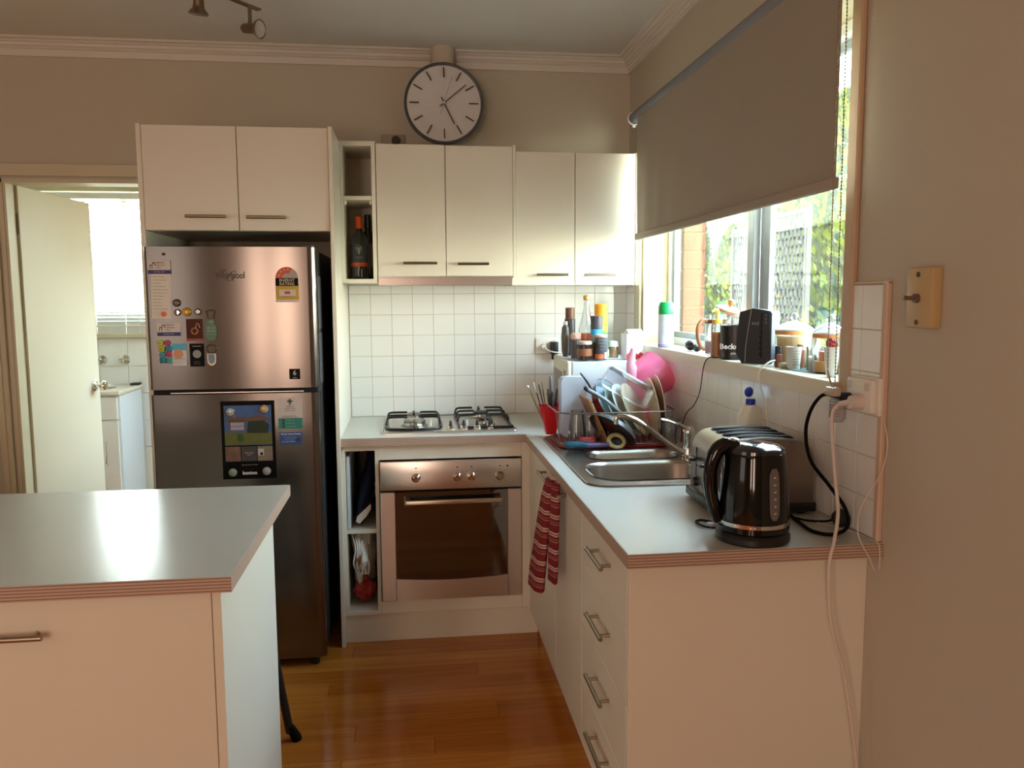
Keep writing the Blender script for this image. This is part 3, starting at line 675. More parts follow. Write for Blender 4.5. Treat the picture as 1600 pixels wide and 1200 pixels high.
for i in range(5):
    G().tube([(-.045+i*.014, -.17, .28-.01*i), (-.03+i*.008, -.185, .22), (-.04+i*.016, -.18, .15), (-.02+i*.01, -.175, .10)], [.004, .007, .006, .003], 6, sub=4, flat=.5).obj('fold', mat('white_film2', 'efebe4', .3), pb)
fr = T('food_packet', 'red and orange food packet showing at the bottom of the white bag', 'packet', (-1.318, -.53, .17))
G().blob((0, 0, .045), (.044, .036, .050), 4, .35, 3, 8, True).obj('body', mat('red_packet', 'a3201d', .35, bump=.4, bscale=60), fr, sm=25)
G().blob((-.004, -.008, .105), (.026, .026, .024), 6, .35, 2, 8, True).obj('onion_skin', mat('rust_packet', '9c4a22', .4), fr, sm=25)
G().blob((-.012, -.050, .190), (.020, .012, .020), 9, .3, 2, 8, True).obj('printed_patch', mat('tan_print', 'b0714b', .5), fr, sm=25)

# ================================================================== BASE UNITS, RIGHT LEG
sc = T('sink_cabinet', 'white two-door sink base cabinet in the right run', 'cabinet', (-.3, -1.15, 0), world=True)
RX = -.597
g = G().box(RX+.02, -.02, -1.700, -.62, .11, .13).box(RX+.02, -.02, -1.70, -1.684, .13, .70).box(RX+.02, -.02, -.636, -.62, .13, .70).obj('carcass', LAMI, sc)
def doory(y0, y1, z0, z1, parent, name='door'):
    return G().box(RX, RX+.018, y0+.0015, y1-.0015, z0+.001, z1-.001, .0012).obj(name, LAM, parent)
d = doory(-1.2555, -.620, .112, .862, sc); handle_y(-1.228, -1.03, RX, .822, d)
d = doory(-1.702, -1.2555, .112, .862, sc); handle_y(-1.482, -1.285, RX, .832, d)
G().box(RX+.045, RX+.06, -1.702, -.60, 0, .112).obj('kickboard', LAM, sc)
dc = T('drawer_cabinet', 'white four-drawer cabinet with end panel at the near end of the right run', 'cabinet', (-.3, -1.97, 0), world=True)
G().box(RX+.02, -.02, -2.214, -1.703, .11, .13).box(RX+.02, -.02, -2.214, -1.703, .13, .84).obj('carcass', LAMI, dc)
zz = [.862, .690, .4965, .306, .112]
for k in range(4):
    d = doory(-2.2165, -1.702, zz[k+1], zz[k], dc, 'drawer'); zc = (.790, .603, .423, .250)[k]; handle_y(-2.075, -1.897, RX, zc, d)
G().box(RX, -.0, -2.2345, -2.217, 0, .863, .001).obj('end_panel', LAM, dc)
G().box(RX+.045, RX+.06, -2.217, -1.702, 0, .112).obj('kickboard', LAM, dc)
# worktop, L shaped, with openings for the sink
WT0, WT1 = .866, .900
SK = (-.512, -.145, -1.60, -.98)    # opening below the bowls: x0 x1 y0 y1
wt = T('worktop', 'L-shaped pale grey laminate worktop with striped ply edge', 'worktop', (-.6, -.6, .866), world=True)
CX0 = -.617; CYF = -.644; CYE = -2.298
g = G().box(-1.3950, 0, CYF, -.0, WT0, WT1)
g.box(CX0, SK[0], CYE, CYF, WT0, WT1).box(SK[1], 0, CYE, CYF, WT0, WT1).box(SK[0], SK[1], CYE, SK[2], WT0, WT1).box(SK[0], SK[1], SK[3], CYF, WT0, WT1)
g.obj('top', TOP, wt)
G().box(-1.3950, CX0, CYF-.002, CYF, WT0, WT1-.001).box(CX0-.002, CX0, CYE, CYF-.002, WT0, WT1-.001).box(CX0-.002, 0, CYE-.002, CYE, WT0, WT1-.001).obj('edge_strip', EDGE, wt)

# ================================================================== GAS COOKTOP
ct = T('gas_cooktop', 'stainless steel gas cooktop with black trivets set in the worktop', 'cooktop', (-.93, -.30, .9))
def rrect(x0, x1, y0, y1, r, n=5):
    P = []
    for cx, cy, a0 in ((x1-r, y1-r, 0), (x0+r, y1-r, 90), (x0+r, y0+r, 180), (x1-r, y0+r, 270)):
        for k in range(n+1):
            a = math.radians(a0+90*k/n); P.append((cx+r*math.cos(a), cy+r*math.sin(a)))
    return P
G().prism(rrect(-.297, .287, -.275, .245, .015), .0, .005).obj('plate', STEEL, ct)
g = G()
R_ = rrect(-.295, .285, -.273, .243, .014)
g.tube([(p[0], p[1], .0065) for p in R_], .0022, 6, closed=True).obj('raised_edge', STEEL, ct)
def trivet(x0, x1, y0, y1, cx, ysb, round_front):
    g = G(); zt = .044; r = .0052
    # base ring
    if round_front: ring = [(x0, y1, .010), (x0, y0+.06, .010), (x0+.05, y0+.012, .010), ((x0+x1)/2, y0, .010), (x1-.05, y0+.012, .010), (x1, y0+.06, .010), (x1, y1, .010)]
    else: ring = [(x0, y1, .010), (x0, y0, .010), (x1, y0, .010), (x1, y1, .010)]
    g.tube(ring, r, 8, sub=4 if round_front else 0)
    if not round_front: g.tube([(x0, y1, .010), (x1, y1, .010)], r, 8)
    for yb in ysb:
        for sx, ex in ((x0, 1), (x1, -1)):
            g.tube([(sx, yb, .010), (sx+ex*.006, yb, .036), (sx+ex*.022, yb, zt), (cx-ex*.030, yb, zt)], r, 8, sub=3)
    g.tube([(cx, y1+.004, .010), (cx, y1, zt+.004), (cx, y1-.055, zt)], r, 8, sub=3).tube([(cx, y0, .010), (cx, y0+.01, .040), (cx, y0+.06, zt)], r*.8, 8, sub=3)
    return g.obj('trivet', ENAM, ct)
trivet(-.284, -.040, -.205, .10, -.160, (.095, .0, -.06), True)
trivet(.040, .276, -.190, .215, .155, (.21, .10, -.03), False)
def burner(x, y, r, dark):
    b = G().lathe([(0, .005), (r*1.25, .005), (r*1.25, .010), (r*1.05, .013), (r, .020), (r, .026), (r*1.04, .028), (0, .028)], (x, y, 0), 32).obj('burner', SINKM, ct)
    G().lathe([(0, .028), (r*.85, .028), (r*.85, .034), (r*.7, .038), (0, .038)], (x, y, 0), 28).obj('burner_cap', ENAM if dark else mat('pale_cap', '9c958c', .35, .6), b)
burner(-.158, -.075, .048, False); burner(-.158, .135, .038, False); burner(.160, .13, .042, True); burner(.163, -.085, .036, True)
for x, yy in ((.000, -.200), (.058, -.192), (.118, -.184), (.176, -.176)):
    k = G().lathe([(0, .005), (.020, .005), (.020, .010), (.016, .013), (.013, .018), (.011, .020), (0, .020)], (x, yy, 0), 20).obj('knob', CHROME, ct)
    G().lathe([(.011, .018), (.009, .035), (.005, .045), (0, .046)], (x, yy, 0), 14, sx=.7).obj('knob_grip', BLACK, k)
g = G()
for x, yy in ((-.085, -.075), (.08, -.09)): g.cyl((x, yy, .005), (x, yy, .03), .004, seg=8)
g.obj('igniter', WHITEG, ct)

# ================================================================== SINK, TAP
sk = T('kitchen_sink', 'stainless steel sink with one and a half bowls and drainer', 'sink', (-.33, -1.2, .9), world=True)
def srect(cx, cy, hx, hy, r, n=8):
    return rrect(cx-hx, cx+hx, cy-hy, cy+hy, r, n)
outer = rrect(-.560, -.085, -1.655, -.720, .075, 8)
b1_ = (-.318, -1.450, .205, .140, .10); b2_ = (-.300, -1.180, .170, .078, .07)
# deck as a triangulated sheet with two holes
bm = bmesh.new()
def loop(pts, z):
    vv = [bm.verts.new((p[0], p[1], z)) for p in pts]; return [bm.edges.new((vv[i], vv[(i+1) % len(vv)])) for i in range(len(vv))]
es = loop(outer, .9045) + loop(srect(*b1_), .9045) + loop(srect(*b2_), .9045)
bmesh.ops.triangle_fill(bm, edges=es, use_beauty=True)
bm.verts.index_update(); g = G()
P = [v.co.copy() for v in bm.verts]; F = []
for f_ in bm.faces:
    c = f_.calc_center_median()
    def inside(b): return abs(c.x-b[0]) < b[2]-.002 and abs(c.y-b[1]) < b[3]-.002 and all(True for _ in (0,))
    def inp(b):
        poly = srect(*b); n_ = 0
        for i in range(len(poly)):
            x1, y1 = poly[i]; x2, y2 = poly[(i+1) % len(poly)]
            if (y1 > c.y) != (y2 > c.y) and c.x < (x2-x1)*(c.y-y1)/(y2-y1)+x1: n_ ^= 1
        return n_
    if not inp(b1_) and not inp(b2_): F.append([v.index for v in f_.verts])
bm.free(); g.add(P, F)
g.tube([(p[0], p[1], .9035) for p in outer], .0035, 6, closed=True)
g.obj('deck', SINKM, sk)
def bowl(b, depth, nm):
    g = G(); rs = []
    for dx, z in ((-.003, .9075), (0, .9045), (.006, .895), (.014, .9-depth*.8), (.026, .9-depth*.96), (.05, .9-depth)):
        rs.append([Vector((p[0], p[1], z)) for p in srect(b[0], b[1], b[2]-dx, b[3]-dx, max(b[4]-dx, .02))])
    g.rings(rs, False); n = len(rs[0]); g.add([(p.x, p.y, p.z) for p in rs[-1]], [list(range(n))])
    o = g.obj(nm, SINKM, sk, sm=50, recalc=False)
    G().lathe([(0, 0), (.028, 0), (.030, .003), (.036, .003), (.036, 0)], (b[0], b[1], .9-depth+.0005), 20).obj('drain', CHROME, o)
bowl(b1_, .150, 'bowl'); bowl(b2_, .110, 'bowl')
g = G()
for i in range(9):
    x = -.49+i*.045; g.tube([(x, -1.06, .905), (x, -.78, .9062)], .0022, 6)
g.obj('drainer_ribs', SINKM, sk)
tp = T('mixer_tap', 'chrome sink mixer tap with long swung spout', 'tap', (-.112, -1.255, .904))
G().lathe([(0, 0), (.026, 0), (.026, .006), (.021, .010), (.0195, .014), (.0195, .085), (.021, .088), (.021, .10), (.014, .112), (0, .114)], (0, 0, 0), 24).obj('tap_body', CHROME, tp)
G().tube([(-.018, .0, .018), (-.07, .012, .050), (-.14, .02, .105), (-.185, .028, .135), (-.225, .034, .148), (-.250, .038, .149), (-.257, .039, .142), (-.257, .039, .122)], [.009, .009, .0095, .010, .010, .009, .009, .009], 12, sub=5).obj('spout', CHROME, tp)
G().tube([(0, 0, .100), (-.03, .003, .118), (-.075, .006, .135), (-.10, .006, .140)], [.014, .012, .008, .007], 12, sub=4, flat=.6).obj('lever', CHROME, tp)

# ================================================================== FRIDGE
fx0, fx1, fy = -2.088, -1.458, -.822
fg_ = T('refrigerator', 'two-door stainless steel top-freezer fridge covered in magnets', 'fridge', (-1.77, -.46, 0), world=True)
G().box(fx0+.004, fx1-.004, -.755, -.10, .035, 1.672, .006, 2).obj('body', DGREY, fg_)
def fdoor(z0, z1, zone):
    pr = [(fx0, fy+.058), (fx0, fy+.014), (fx0+.004, fy+.005), (fx0+.014, fy), (fx1-.030, fy)]
    for k in range(1, 7):
        a = math.radians(90*k/6); pr.append((fx1-.030+.030*math.sin(a), fy+.022*(1-math.cos(a))))
    pr += [(fx1, fy+.058)]
    d_ = G().prism(pr, z0, z1).obj('door', STEEL2, fg_, sm=30)
    G().box(fx0+.006, fx1-.004, fy+.058, fy+.067, z0+.01, z1-.01).obj('seal', BLACKR, d_)
    return d_
d1 = fdoor(1.137, 1.678, 0); d2 = fdoor(.040, 1.117, 1)
G().box(fx0+.01, fx1-.006, fy+.020, fy+.06, 1.1175, 1.1365).obj('handle_recess', DKVOID, fg_)
G().box(fx0+.07, fx1-.06, fy+.012, fy+.030, 1.119, 1.125, .002).obj('grip_strip', STEEL, fg_)
g = G()
for x in (fx0+.05, fx1-.05):
    for y in (-.78, -.15): g.cyl((x, y, 0), (x, y, .038), .018, seg=14)
g.obj('foot', BLACK, fg_)
G().box(fx1-.055, fx1-.01, -.80, -.72, 1.674, 1.690, .004).obj('hinge_cover', DGREY, fg_)
DK = mat('dark_logo', '332b28', .4, .3)
LGY = mat('grey_logo', '8d837c', .35, .8)
w_ = text('logo_lettering', 'Whirlpool', .036, (-1.775, fy-.0012, 1.570), FRONT, DK, d1, sx=.72, bold=.0006)
G().tube([(-1.790, fy-.0012, 1.556), (-1.778, fy-.0012, 1.550), (-1.764, fy-.0012, 1.560), (-1.754, fy-.0012, 1.580), (-1.758, fy-.0012, 1.588), (-1.770, fy-.0012, 1.578), (-1.786, fy-.0012, 1.56)], .0008, 6, closed=True, sub=4).obj('logo_swirl', DK, d1)
G().box(-1.814, -1.79, fy-.0016, fy, 1.586, 1.592).obj('logo_bar', DK, d1)
def flat(name, label, x0, x1, z0, z1, m_, cat='magnet', th=.0015, rz=0, group=None, y=None):
    """a thin magnet on the fridge door: origin at its centre on the door"""
    t_ = T(name, label, cat, ((x0+x1)/2, fy if y is None else y, (z0+z1)/2), group=group); t_.rotation_euler = (0, rz, 0)
    hx, hz = (x1-x0)/2, (z1-z0)/2
    G().box(-hx, hx, -th, 0, -hz, hz, th*.3).obj('card', m_, t_); t_['hx'] = hx
    return t_, hx, hz
def lines(t_, x0, x1, z, n, dz, m_, th=.0004, y=-.0017, rag=.3, name='print_lines'):
    g = G(); r = random.Random(n*7+int(z*1e4))
    for k in range(n):
        xe = x1-(x1-x0)*rag*r.random(); g.box(x0, xe, y-.0003, y, z-k*dz-th, z-k*dz+th)
    return g.obj(name, m_, t_)
# receipt under a magnet
t_, hx, hz = flat('receipt', 'long white printed paper held at the fridge top left', -2.064, -1.9925, 1.409, 1.585, PAPER, 'paper', .0006, math.radians(1.5))
lines(t_, -hx+.006, hx-.006, hz-.02, 11, .012, mat('faint_ink', '9a8f86', .8), .0009, -.0008, .6)
tag(G().lathe([(0, 0), (.0105, 0), (.0095, .005), (0, .006)], (-2.022, fy-.001, 1.426), 6, FM).obj('button_magnet', mat('orange_magnet', 'd8431c', .35)), 'orange hexagonal magnet on the bottom of the printed paper', 'magnet')
NAVY = mat('navy_print', '1e1d5e', .5)
for x0, x1, z0, z1, lab, yy in ((-2.0715, -1.9895, 1.5765, 1.6265, 'white and navy clinic magnet holding the long paper', fy-.0012), (-2.0495, -1.9650, 1.3430, 1.3925, 'white and navy clinic magnet lower on the fridge, over the yellow ones', fy)):
    t_, hx, hz = flat('business_magnet', lab, x0, x1, z0, z1, mat('white_card', 'cdbfb6', .5), y=yy)
    G().box(-hx, hx, -.0019, -.0015, -hz, -hz+.014).obj('navy_band', NAVY, t_)
    for k, s_ in enumerate(('Highlands', 'Veterinary', 'Clinic')): text('lettering', s_, .009, (-.012, -.0017, hz-.008-k*.0095), FRONT, INK, t_, 'LEFT', sx=.9)
    text('lettering', '03 9706 2707', .007, (0, -.0021, -hz+.007), FRONT, mat('pale_ink', 'aaa6c8', .5), t_)
    g = G()
    for sgx in (-.034, -.026): g.box(sgx, sgx+.0022, -.0019, -.0015, -hz+.018, -hz+.033)
    g.box(-.034, -.024, -.0019, -.0015, -hz+.031, -hz+.034).box(-.024, -.014, -.0019, -.0015, hz-.010, hz-.007).box(-.016, -.0135, -.0019, -.0015, hz-.02, hz-.008).box(-.024, -.0215, -.0019, -.0015, hz-.016, hz-.008)
    g.obj('animal_logo', INK, t_)
tag(G().lathe([(0, 0), (.006, 0), (.005, .004), (0, .005)], (-2.014, fy, 1.650), 12, FM).obj('button_magnet', mat('brown_magnet', '4a2a1d', .4)), 'tiny brown round magnet near the top of the fridge', 'magnet')
def disc(label, x, z, r, m_, m2=None, name='round_magnet', cat='magnet', seg=24, group=None):
    t_ = T(name, label, cat, (x, fy, z), group=group)
    G().lathe([(0, 0), (r, 0), (r, .003), (r*.9, .005), (r*.78, .0045), (0, .0045)], (0, 0, 0), seg, FM).obj('rim', m_, t_)
    if m2: G().lathe([(0, .005), (r*.72, .005), (r*.6, .0065), (0, .007)], (0, 0, 0), seg, FM).obj('centre', m2, t_)
    return t_
disc('black ringed round magnet beside the long paper', -1.9745, 1.4675, .0145, BLACK, mat('dull_metal', '5c4f45', .4, .5))
disc('silver bubble magnet left of the gold coin magnet', -1.9730, 1.4315, .0125, mat('dull_metal', '5c4f45', .4, .5), CHROME)
disc('gold coin magnet on the freezer door', -1.9395, 1.4330, .0165, mat('gold', 'a88234', .3, .9), mat('gold2', 'c9a24e', .35, .8))
disc('pewter flower-edged magnet right of the gold coin', -1.8990, 1.4335, .0135, mat('pewter', '6a625c', .4, .8), mat('pewter2', '8b827a', .3, .9), seg=8)
for x, z, c, lab, sq in ((-2.041, 1.3165, 'b3ad1f', 'yellow round alphabet magnet, top left of its cluster', 0), (-2.016, 1.3165, 'a32d58', 'pink round magnet, top right of its cluster', 0), (-2.037, 1.2935, 'b3ad1f', 'yellow square magnet under the yellow round one', 1), (-2.012, 1.2945, '137085', 'blue round magnet under the pink round one', 0),
                        (-2.035, 1.272, '1d8a8c', 'aqua round magnet left of the pink square one', 0), (-2.0105, 1.2735, 'a32d58', 'pink square magnet in the small cluster', 1), (-2.034, 1.250, '0f6f88', 'blue square magnet at the bottom left of the cluster', 1), (-2.0095, 1.2495, '2a917c', 'green round magnet at the bottom right of the cluster', 0)):
    m_ = mat('mag_'+c, c, .4)
    t_ = T('alphabet_magnet', lab, 'magnet', (x, fy, z), group='small coloured magnets')
    if sq: G().box(-.0115, .0115, -.005, 0, -.0105, .0105, .002, 2).obj('body', m_, t_)
    else: G().lathe([(0, 0), (.0115, 0), (.0115, .003), (.009, .005), (0, .005)], (0, 0, 0), 18, FM).obj('body', m_, t_)
    G().box(-.004, .004, -.0058, -.005, -.0022, -.0006).cyl((-.003, -.0052, .003), (-.003, -.0058, .003), .0012, seg=6).cyl((.003, -.0052, .003), (.003, -.0058, .003), .0012, seg=6).obj('mark', INK, t_)
t_, hx, hz = flat('picture_magnet', 'pale blue and white card magnet with an orange oval', -1.9990, -1.9480, 1.2290, 1.3135, mat('white_card2', 'c9c0bb', .5))
G().box(-hx, hx, -.0019, -.0015, hz-.026, hz).obj('blue_header', mat('sky_print', '4aa0b8', .5), t_)
G().lathe([(0, 0), (.018, 0), (.018, .0006), (0, .0006)], (-.003, -.0015, .002), 22, FM, sy=1).obj('orange_oval', mat('peach', 'c98562', .5), t_)
lines(t_, -hx+.005, hx-.005, -.020, 3, .006, mat('faint_ink', '9a8f86', .8), .0007)
G().box(-hx+.004, hx-.003, -.0018, -.0015, -.017, -.014).obj('blue_rule', mat('sky_print', '4aa0b8', .5), t_)
t_, hx, hz = flat('picture_magnet', 'dark red picture magnet with a brown ring motif', -1.9435, -1.8835, 1.3230, 1.4065, mat('maroon_print', '4a1c14', .4))
G().tube([(.011*math.cos(a*PI/8), -.002, .011*math.sin(a*PI/8)-.004) for a in range(16)], .0035, 6, closed=True).obj('ring_motif', mat('bronze_print', '9a6030', .4), t_)
G().tube([(.004, -.002, .008), (.010, -.002, .026), (.017, -.002, .018), (.019, -.002, .008)], .0018, 6, sub=3).obj('ribbon_motif', mat('tan_print2', 'a8876a', .5), t_)
G().box(-hx, hx, -.0018, -.0015, -hz, -hz+.009).obj('red_footer', mat('brick_print', '8a3a26', .5), t_)
t_, hx, hz = flat('picture_magnet', 'black card magnet with a grey full-moon disc', -1.9350, -1.8820, 1.2250, 1.3130, mat('black_print', '0c0a09', .6))
G().lathe([(0, 0), (.0155, 0), (.0155, .0008), (0, .0008)], (0, -.0015, .004), 24, FM).obj('disc', mat('moon', '8a8784', .6), t_)
lines(t_, -.016, .016, hz-.010, 1, .01, mat('pale_line', 'a9a49c', .6), .001, rag=0); lines(t_, -.014, .014, -.024, 3, .005, mat('dim_ink', '4c463f', .6), .0008)
# bottle openers
bo = T('bottle_opener', 'green bottle-shaped opener magnet with steel loop', 'bottle opener', (-1.8525, fy, 1.375))
GRN = mat('green_enamel', '0c5430', .35)
G().prism([(-.014, .030), (.014, .030), (.014, .010), (.020, .002), (.0215, -.030), (.016, -.044), (.008, -.051), (-.008, -.051), (-.016, -.044), (-.0215, -.030), (-.020, .002), (-.014, .010)], -.003, 0, 'y').obj('body', GRN, bo)
G().tube([(-.010, -.0025, .030), (-.013, -.0025, .050), (-.016, -.0025, .060), (0, -.0025, .064), (.016, -.0025, .060), (.013, -.0025, .048), (.008, -.0025, .030)], .0022, 8, sub=3).obj('loop', mat('dull_metal2', '6b5a4c', .35, .8), bo)
for s_, z, sz in (('I B', .020, .012), ('CARLTON', -.003, .0075), ('VICTORIA', -.015, .0070), ('IN A BOTTLE', -.027, .0055)): text('lettering', s_, sz, (0, -.0034, z), FRONT, mat('pale_green_ink', '9fb59d', .5), bo)
bo = T('bottle_opener', 'small oval-ended opener magnet with a blue picture, below the green one', 'bottle opener', (-1.855, fy, 1.270))
G().prism([(.016*math.cos(a)*1.0, -.022+.020*math.sin(a)) for a in [PI+k*PI/10 for k in range(11)]] + [(.016, .004), (-.016, .004)], -.003, 0, 'y').obj('body', mat('opener_steel', 'a58f7e', .35, .7), bo)
G().prism([(.012*math.cos(a)*1.0, -.020+.015*math.sin(a)) for a in [PI+k*PI/10 for k in range(11)]] + [(.012, .002), (-.012, .002)], -.0036, -.003, 'y').obj('picture', mat('harbour_print', '5f7f8c', .5, var=.5, vscale=120), bo)
G().tube([(.018*math.cos(a*PI/8), -.002, .022+.016*math.sin(a*PI/8)) for a in range(16)], .0022, 8, closed=True).obj('loop', mat('dull_metal2', '6b5a4c', .35, .8), bo)
# energy label
t_ = T('energy_label', 'yellow and black energy rating sticker with an orange star arc', 'sticker', (-1.565, fy, 1.468))
G().box(-.0435, .043, -.0008, 0, .0, .080, 0).obj('yellow_field', mat('yellow_print', 'b8932c', .5), t_)
G().box(-.043, .043, -.0010, 0, .0, .010).obj('white_footer', mat('white_print', 'c6b5aa', .5), t_)
G().box(-.0430, .042, -.0014, -.0008, .062, .092).obj('black_band', mat('black_print', '0c0a09', .6), t_)
G().box(-.030, .032, -.0014, -.0008, .024, .048).obj('white_box', mat('white_print', 'c6b5aa', .5), t_)
def arc(a0, a1, r0, r1, zc, m_, nm, y=-.0010):
    n = 16; P = [(r1*math.cos(math.radians(a0+(a1-a0)*k/n)), zc+r1*math.sin(math.radians(a0+(a1-a0)*k/n))) for k in range(n+1)] + [(r0*math.cos(math.radians(a1+(a0-a1)*k/n)), zc+r0*math.sin(math.radians(a1+(a0-a1)*k/n))) for k in range(n+1)]
    return G().prism(P, y, 0, 'y').obj(nm, m_, t_)
arc(0, 62, .0, .042, .092, mat('silver_print', '9f9086', .5), 'pale_segment'); arc(62, 180, .0, .042, .092, mat('silver_print', '9f9086', .5), 'pale_segment')
arc(62, 180, .018, .0425, .092, mat('orange_print', 'c2502c', .5), 'orange_arc', -.0014)
for a in (165, 135, 107, 80): text('star', '*', .022, (.030*math.cos(math.radians(a)), -.0016, .088+.030*math.sin(math.radians(a))), FRONT, mat('star_print', 'dba58a', .5), t_, bold=.0008)
text('lettering', 'ENERGY', .0155, (0, -.0017, .083), FRONT, mat('pale_text', 'b9a58f', .5), t_, bold=.0003)
text('lettering', 'RATING', .0155, (0, -.0017, .0695), FRONT, mat('pale_text', 'b9a58f', .5), t_, bold=.0003)
text('lettering', '388', .014, (0, -.0017, .036), FRONT, mat('red_text', 'a8402c', .5), t_, bold=.001)
lines(t_, -.018, .020, .020, 1, .01, mat('faint_red', 'a06a50', .5), .001, -.0012, 0)
t_, hx, hz = flat('sixth_sense_badge', 'black square badge marked with a silver 6, lower right of the freezer door', -1.5680, -1.5270, 1.1705, 1.2105, mat('badge_black', '070707', .5), 'badge')
text('lettering', '6', .028, (0, -.002, .004), FRONT, mat('silver_text', 'a9a49c', .4, .5), t_); text('lettering', 'SENSE', .005, (0, -.002, -.0145), FRONT, mat('silver_text', 'a9a49c', .4, .5), t_)
# real estate flyer
t_, hx, hz = flat('house_flyer', 'black framed real-estate flyer with a house photo on the fridge door', -1.8315, -1.6290, .7825, 1.0890, mat('black_card', '060506', .6), 'flyer')
def pic(x0, x1, z0, z1, m_, nm, y=-.0019): return G().box(x0, x1, y, -.0015, z0, z1).obj(nm, m_, t_)
pic(-.089, .089, -.020, .136, mat('sky_photo', '2c5080', .5, var=.3, vscale=30), 'photo_sky')
G().prism([(-.089, -.018), (.089, -.018), (.089, .028), (-.089, .032)], -.0022, -.0015, 'y').obj('photo_lawn', mat('lawn_photo', '55581c', .6, var=.3, vscale=60), t_)
G().prism([(-.085, .082), (-.068, .090), (.005, .090), (.035, .100), (.089, .082), (.089, .074), (-.085, .074)], -.0024, -.0015, 'y').obj('photo_roof', mat('roof_photo', '5a4236', .6), t_)
pic(-.072, -.012, .038, .076, mat('house_wall_photo', '5b4b3d', .6), 'photo_house', -.0024); pic(-.065, -.016, .040, .070, mat('window_photo', '9c94a8', .5), 'photo_window', -.0027)
pic(-.055, -.045, .088, .104, mat('chimney_photo', '8a5238', .6), 'photo_chimney', -.0026)
G().prism([(-.005, .028), (.075, .026), (.080, .060), (.06, .076), (.0, .074)], -.0026, -.0015, 'y').obj('photo_hedge', mat('hedge_photo', '1e2a12', .7, var=.4, vscale=90), t_)
G().blob((-.030, -.0026, .010), (.014, .0008, .016), 2, .5, 2).obj('photo_shrub', mat('shrub_photo', '2e4a16', .7), t_)
g = G()
for x in (-.0565, -.048, -.040, -.032, -.024): g.box(x, x+.0012, -.0029, -.0027, .040, .070)
g.box(-.065, -.016, -.0029, -.0027, .054, .056).obj('photo_window_bars', mat('house_wall_photo', '5b4b3d', .6), t_)
pic(-.089, -.032, -.083, -.025, mat('room_photo_a', '6b4d3c', .6, var=.7, vscale=40), 'photo_room'); pic(.032, .089, -.083, -.025, mat('room_photo_b', '7a6a58', .6, var=.3, vscale=30), 'photo_room')
pic(.034, .056, -.062, -.035, mat('fireplace_photo', 'b2aaa4', .6), 'photo_fireplace', -.0022); pic(.042, .052, -.060, -.050, mat('black_print', '0c0a09', .6), 'photo_hearth', -.0026)
pic(-.029, .029, -.083, -.025, mat('grey_caption', '3b3634', .6), 'caption_panel')
text('lettering', 'Recently', .009, (0, -.0022, -.050), FRONT, mat('silver_text', 'a9a49c', .4, .5), t_); text('lettering', 'listed', .007, (0, -.0022, -.058), FRONT, mat('silver_text', 'a9a49c', .4, .5), t_)
text('lettering', 'buxton', .019, (.0, -.0018, -.130), FRONT, mat('white_text', 'd8d4d0', .5), t_, bold=.0006); text('lettering', '3 Bedroom Home  9706 4444', .005, (0, -.0018, -.098), FRONT, mat('silver_text', 'a9a49c', .4, .5), t_)
for x, z, c, lab in ((-.0655, .112, 'a3a7a8', 'clear glass magnet on the flyer, top left corner'), (.063, .121, 'b99e78', 'clear glass magnet on the flyer, top right corner, warm tinted'), (-.064, -.126, '87967f', 'greenish glass magnet on the flyer, bottom left corner'), (.064, -.124, 'a09a9a', 'clear glass magnet on the flyer, bottom right corner')):
    m = T('glass_magnet', lab, 'magnet', (-1.7302+x, fy-.0018, .93575+z), group='glass magnets on the flyer')
    G().lathe([(0, 0), (.0165, 0), (.0165, .003), (.0150, .007), (.010, .010), (0, .011)], (0, 0, 0), 22, FM).obj('dome', mat('dome_'+c, c, .08, .25), m)
    G().lathe([(.0165, .001), (.0178, .002), (.0165, .004)], (0, 0, 0), 22, FM).obj('rim', CHROME, m)
t_, hx, hz = flat('pharmacy_magnet', 'white and teal pharmacy card magnet with a green cross', -1.6155, -1.5235, .9755, 1.0975, mat('white_card3', 'bbaea6', .5))
G().box(-hx, hx, -.0019, -.0015, -hz, -hz+.043).obj('teal_panel', mat('teal_print', '0e7264', .5), t_)
G().box(-.0035, .0035, -.0019, -.0015, hz-.026, hz-.004).box(-.0105, .0105, -.0019, -.0015, hz-.0165, hz-.0105).obj('green_cross', mat('cross_print', '1f5a48', .5), t_)
G().box(-.0035, .0035, -.0022, -.0019, hz-.026, hz-.018).obj('red_foot', mat('cross_red', '9c2348', .5), t_)
text('lettering', 'CINCH', .009, (0, -.0017, hz-.034), FRONT, INK, t_); text('lettering', 'MEDICAL CLINIC', .0058, (0, -.0017, hz-.0425), FRONT, mat('brown_ink', '6d5048', .6), t_); text('lettering', 'DENTAL  FAMILY', .0058, (0, -.0017, hz-.050), FRONT, mat('brown_ink', '6d5048', .6), t_)
lines(t_, -.030, .032, -.010, 2, .0045, INK, .0006, rag=.2)
g = G()
for k in range(3): g.box(-.031, -.023, -.0022, -.0019, -hz+.030-k*.012, -hz+.038-k*.012)
g.obj('icons', INK, t_)
for k, s_ in enumerate(('03 9738 1111', '03 9738 1122', 'cinchclinic.com')): text('lettering', s_, .0062, (-.018, -.0021, -hz+.034-k*.012), FRONT, mat('mint_text', '79b5a8', .5), t_, 'LEFT')
t_, hx, hz = flat('business_magnet', 'blue business card magnet below the teal and white one', -1.6130, -1.5265, .9130, .9625, mat('blue_card', '0f3f73', .4))
text('lettering', 'Monash Carpet Cleaning', .0074, (0, -.0017, hz-.007), FRONT, mat('white_text2', 'b9c3d6', .5), t_, bold=.0002)
lines(t_, -.026, .022, hz-.018, 3, .006, mat('blue_ink', '5f86ad', .5), .0007, rag=.2)
text('lettering', 'Phone 0411 999 222', .0060, (-.010, -.0017, -hz+.012), FRONT, mat('white_text2', 'b9c3d6', .5), t_)
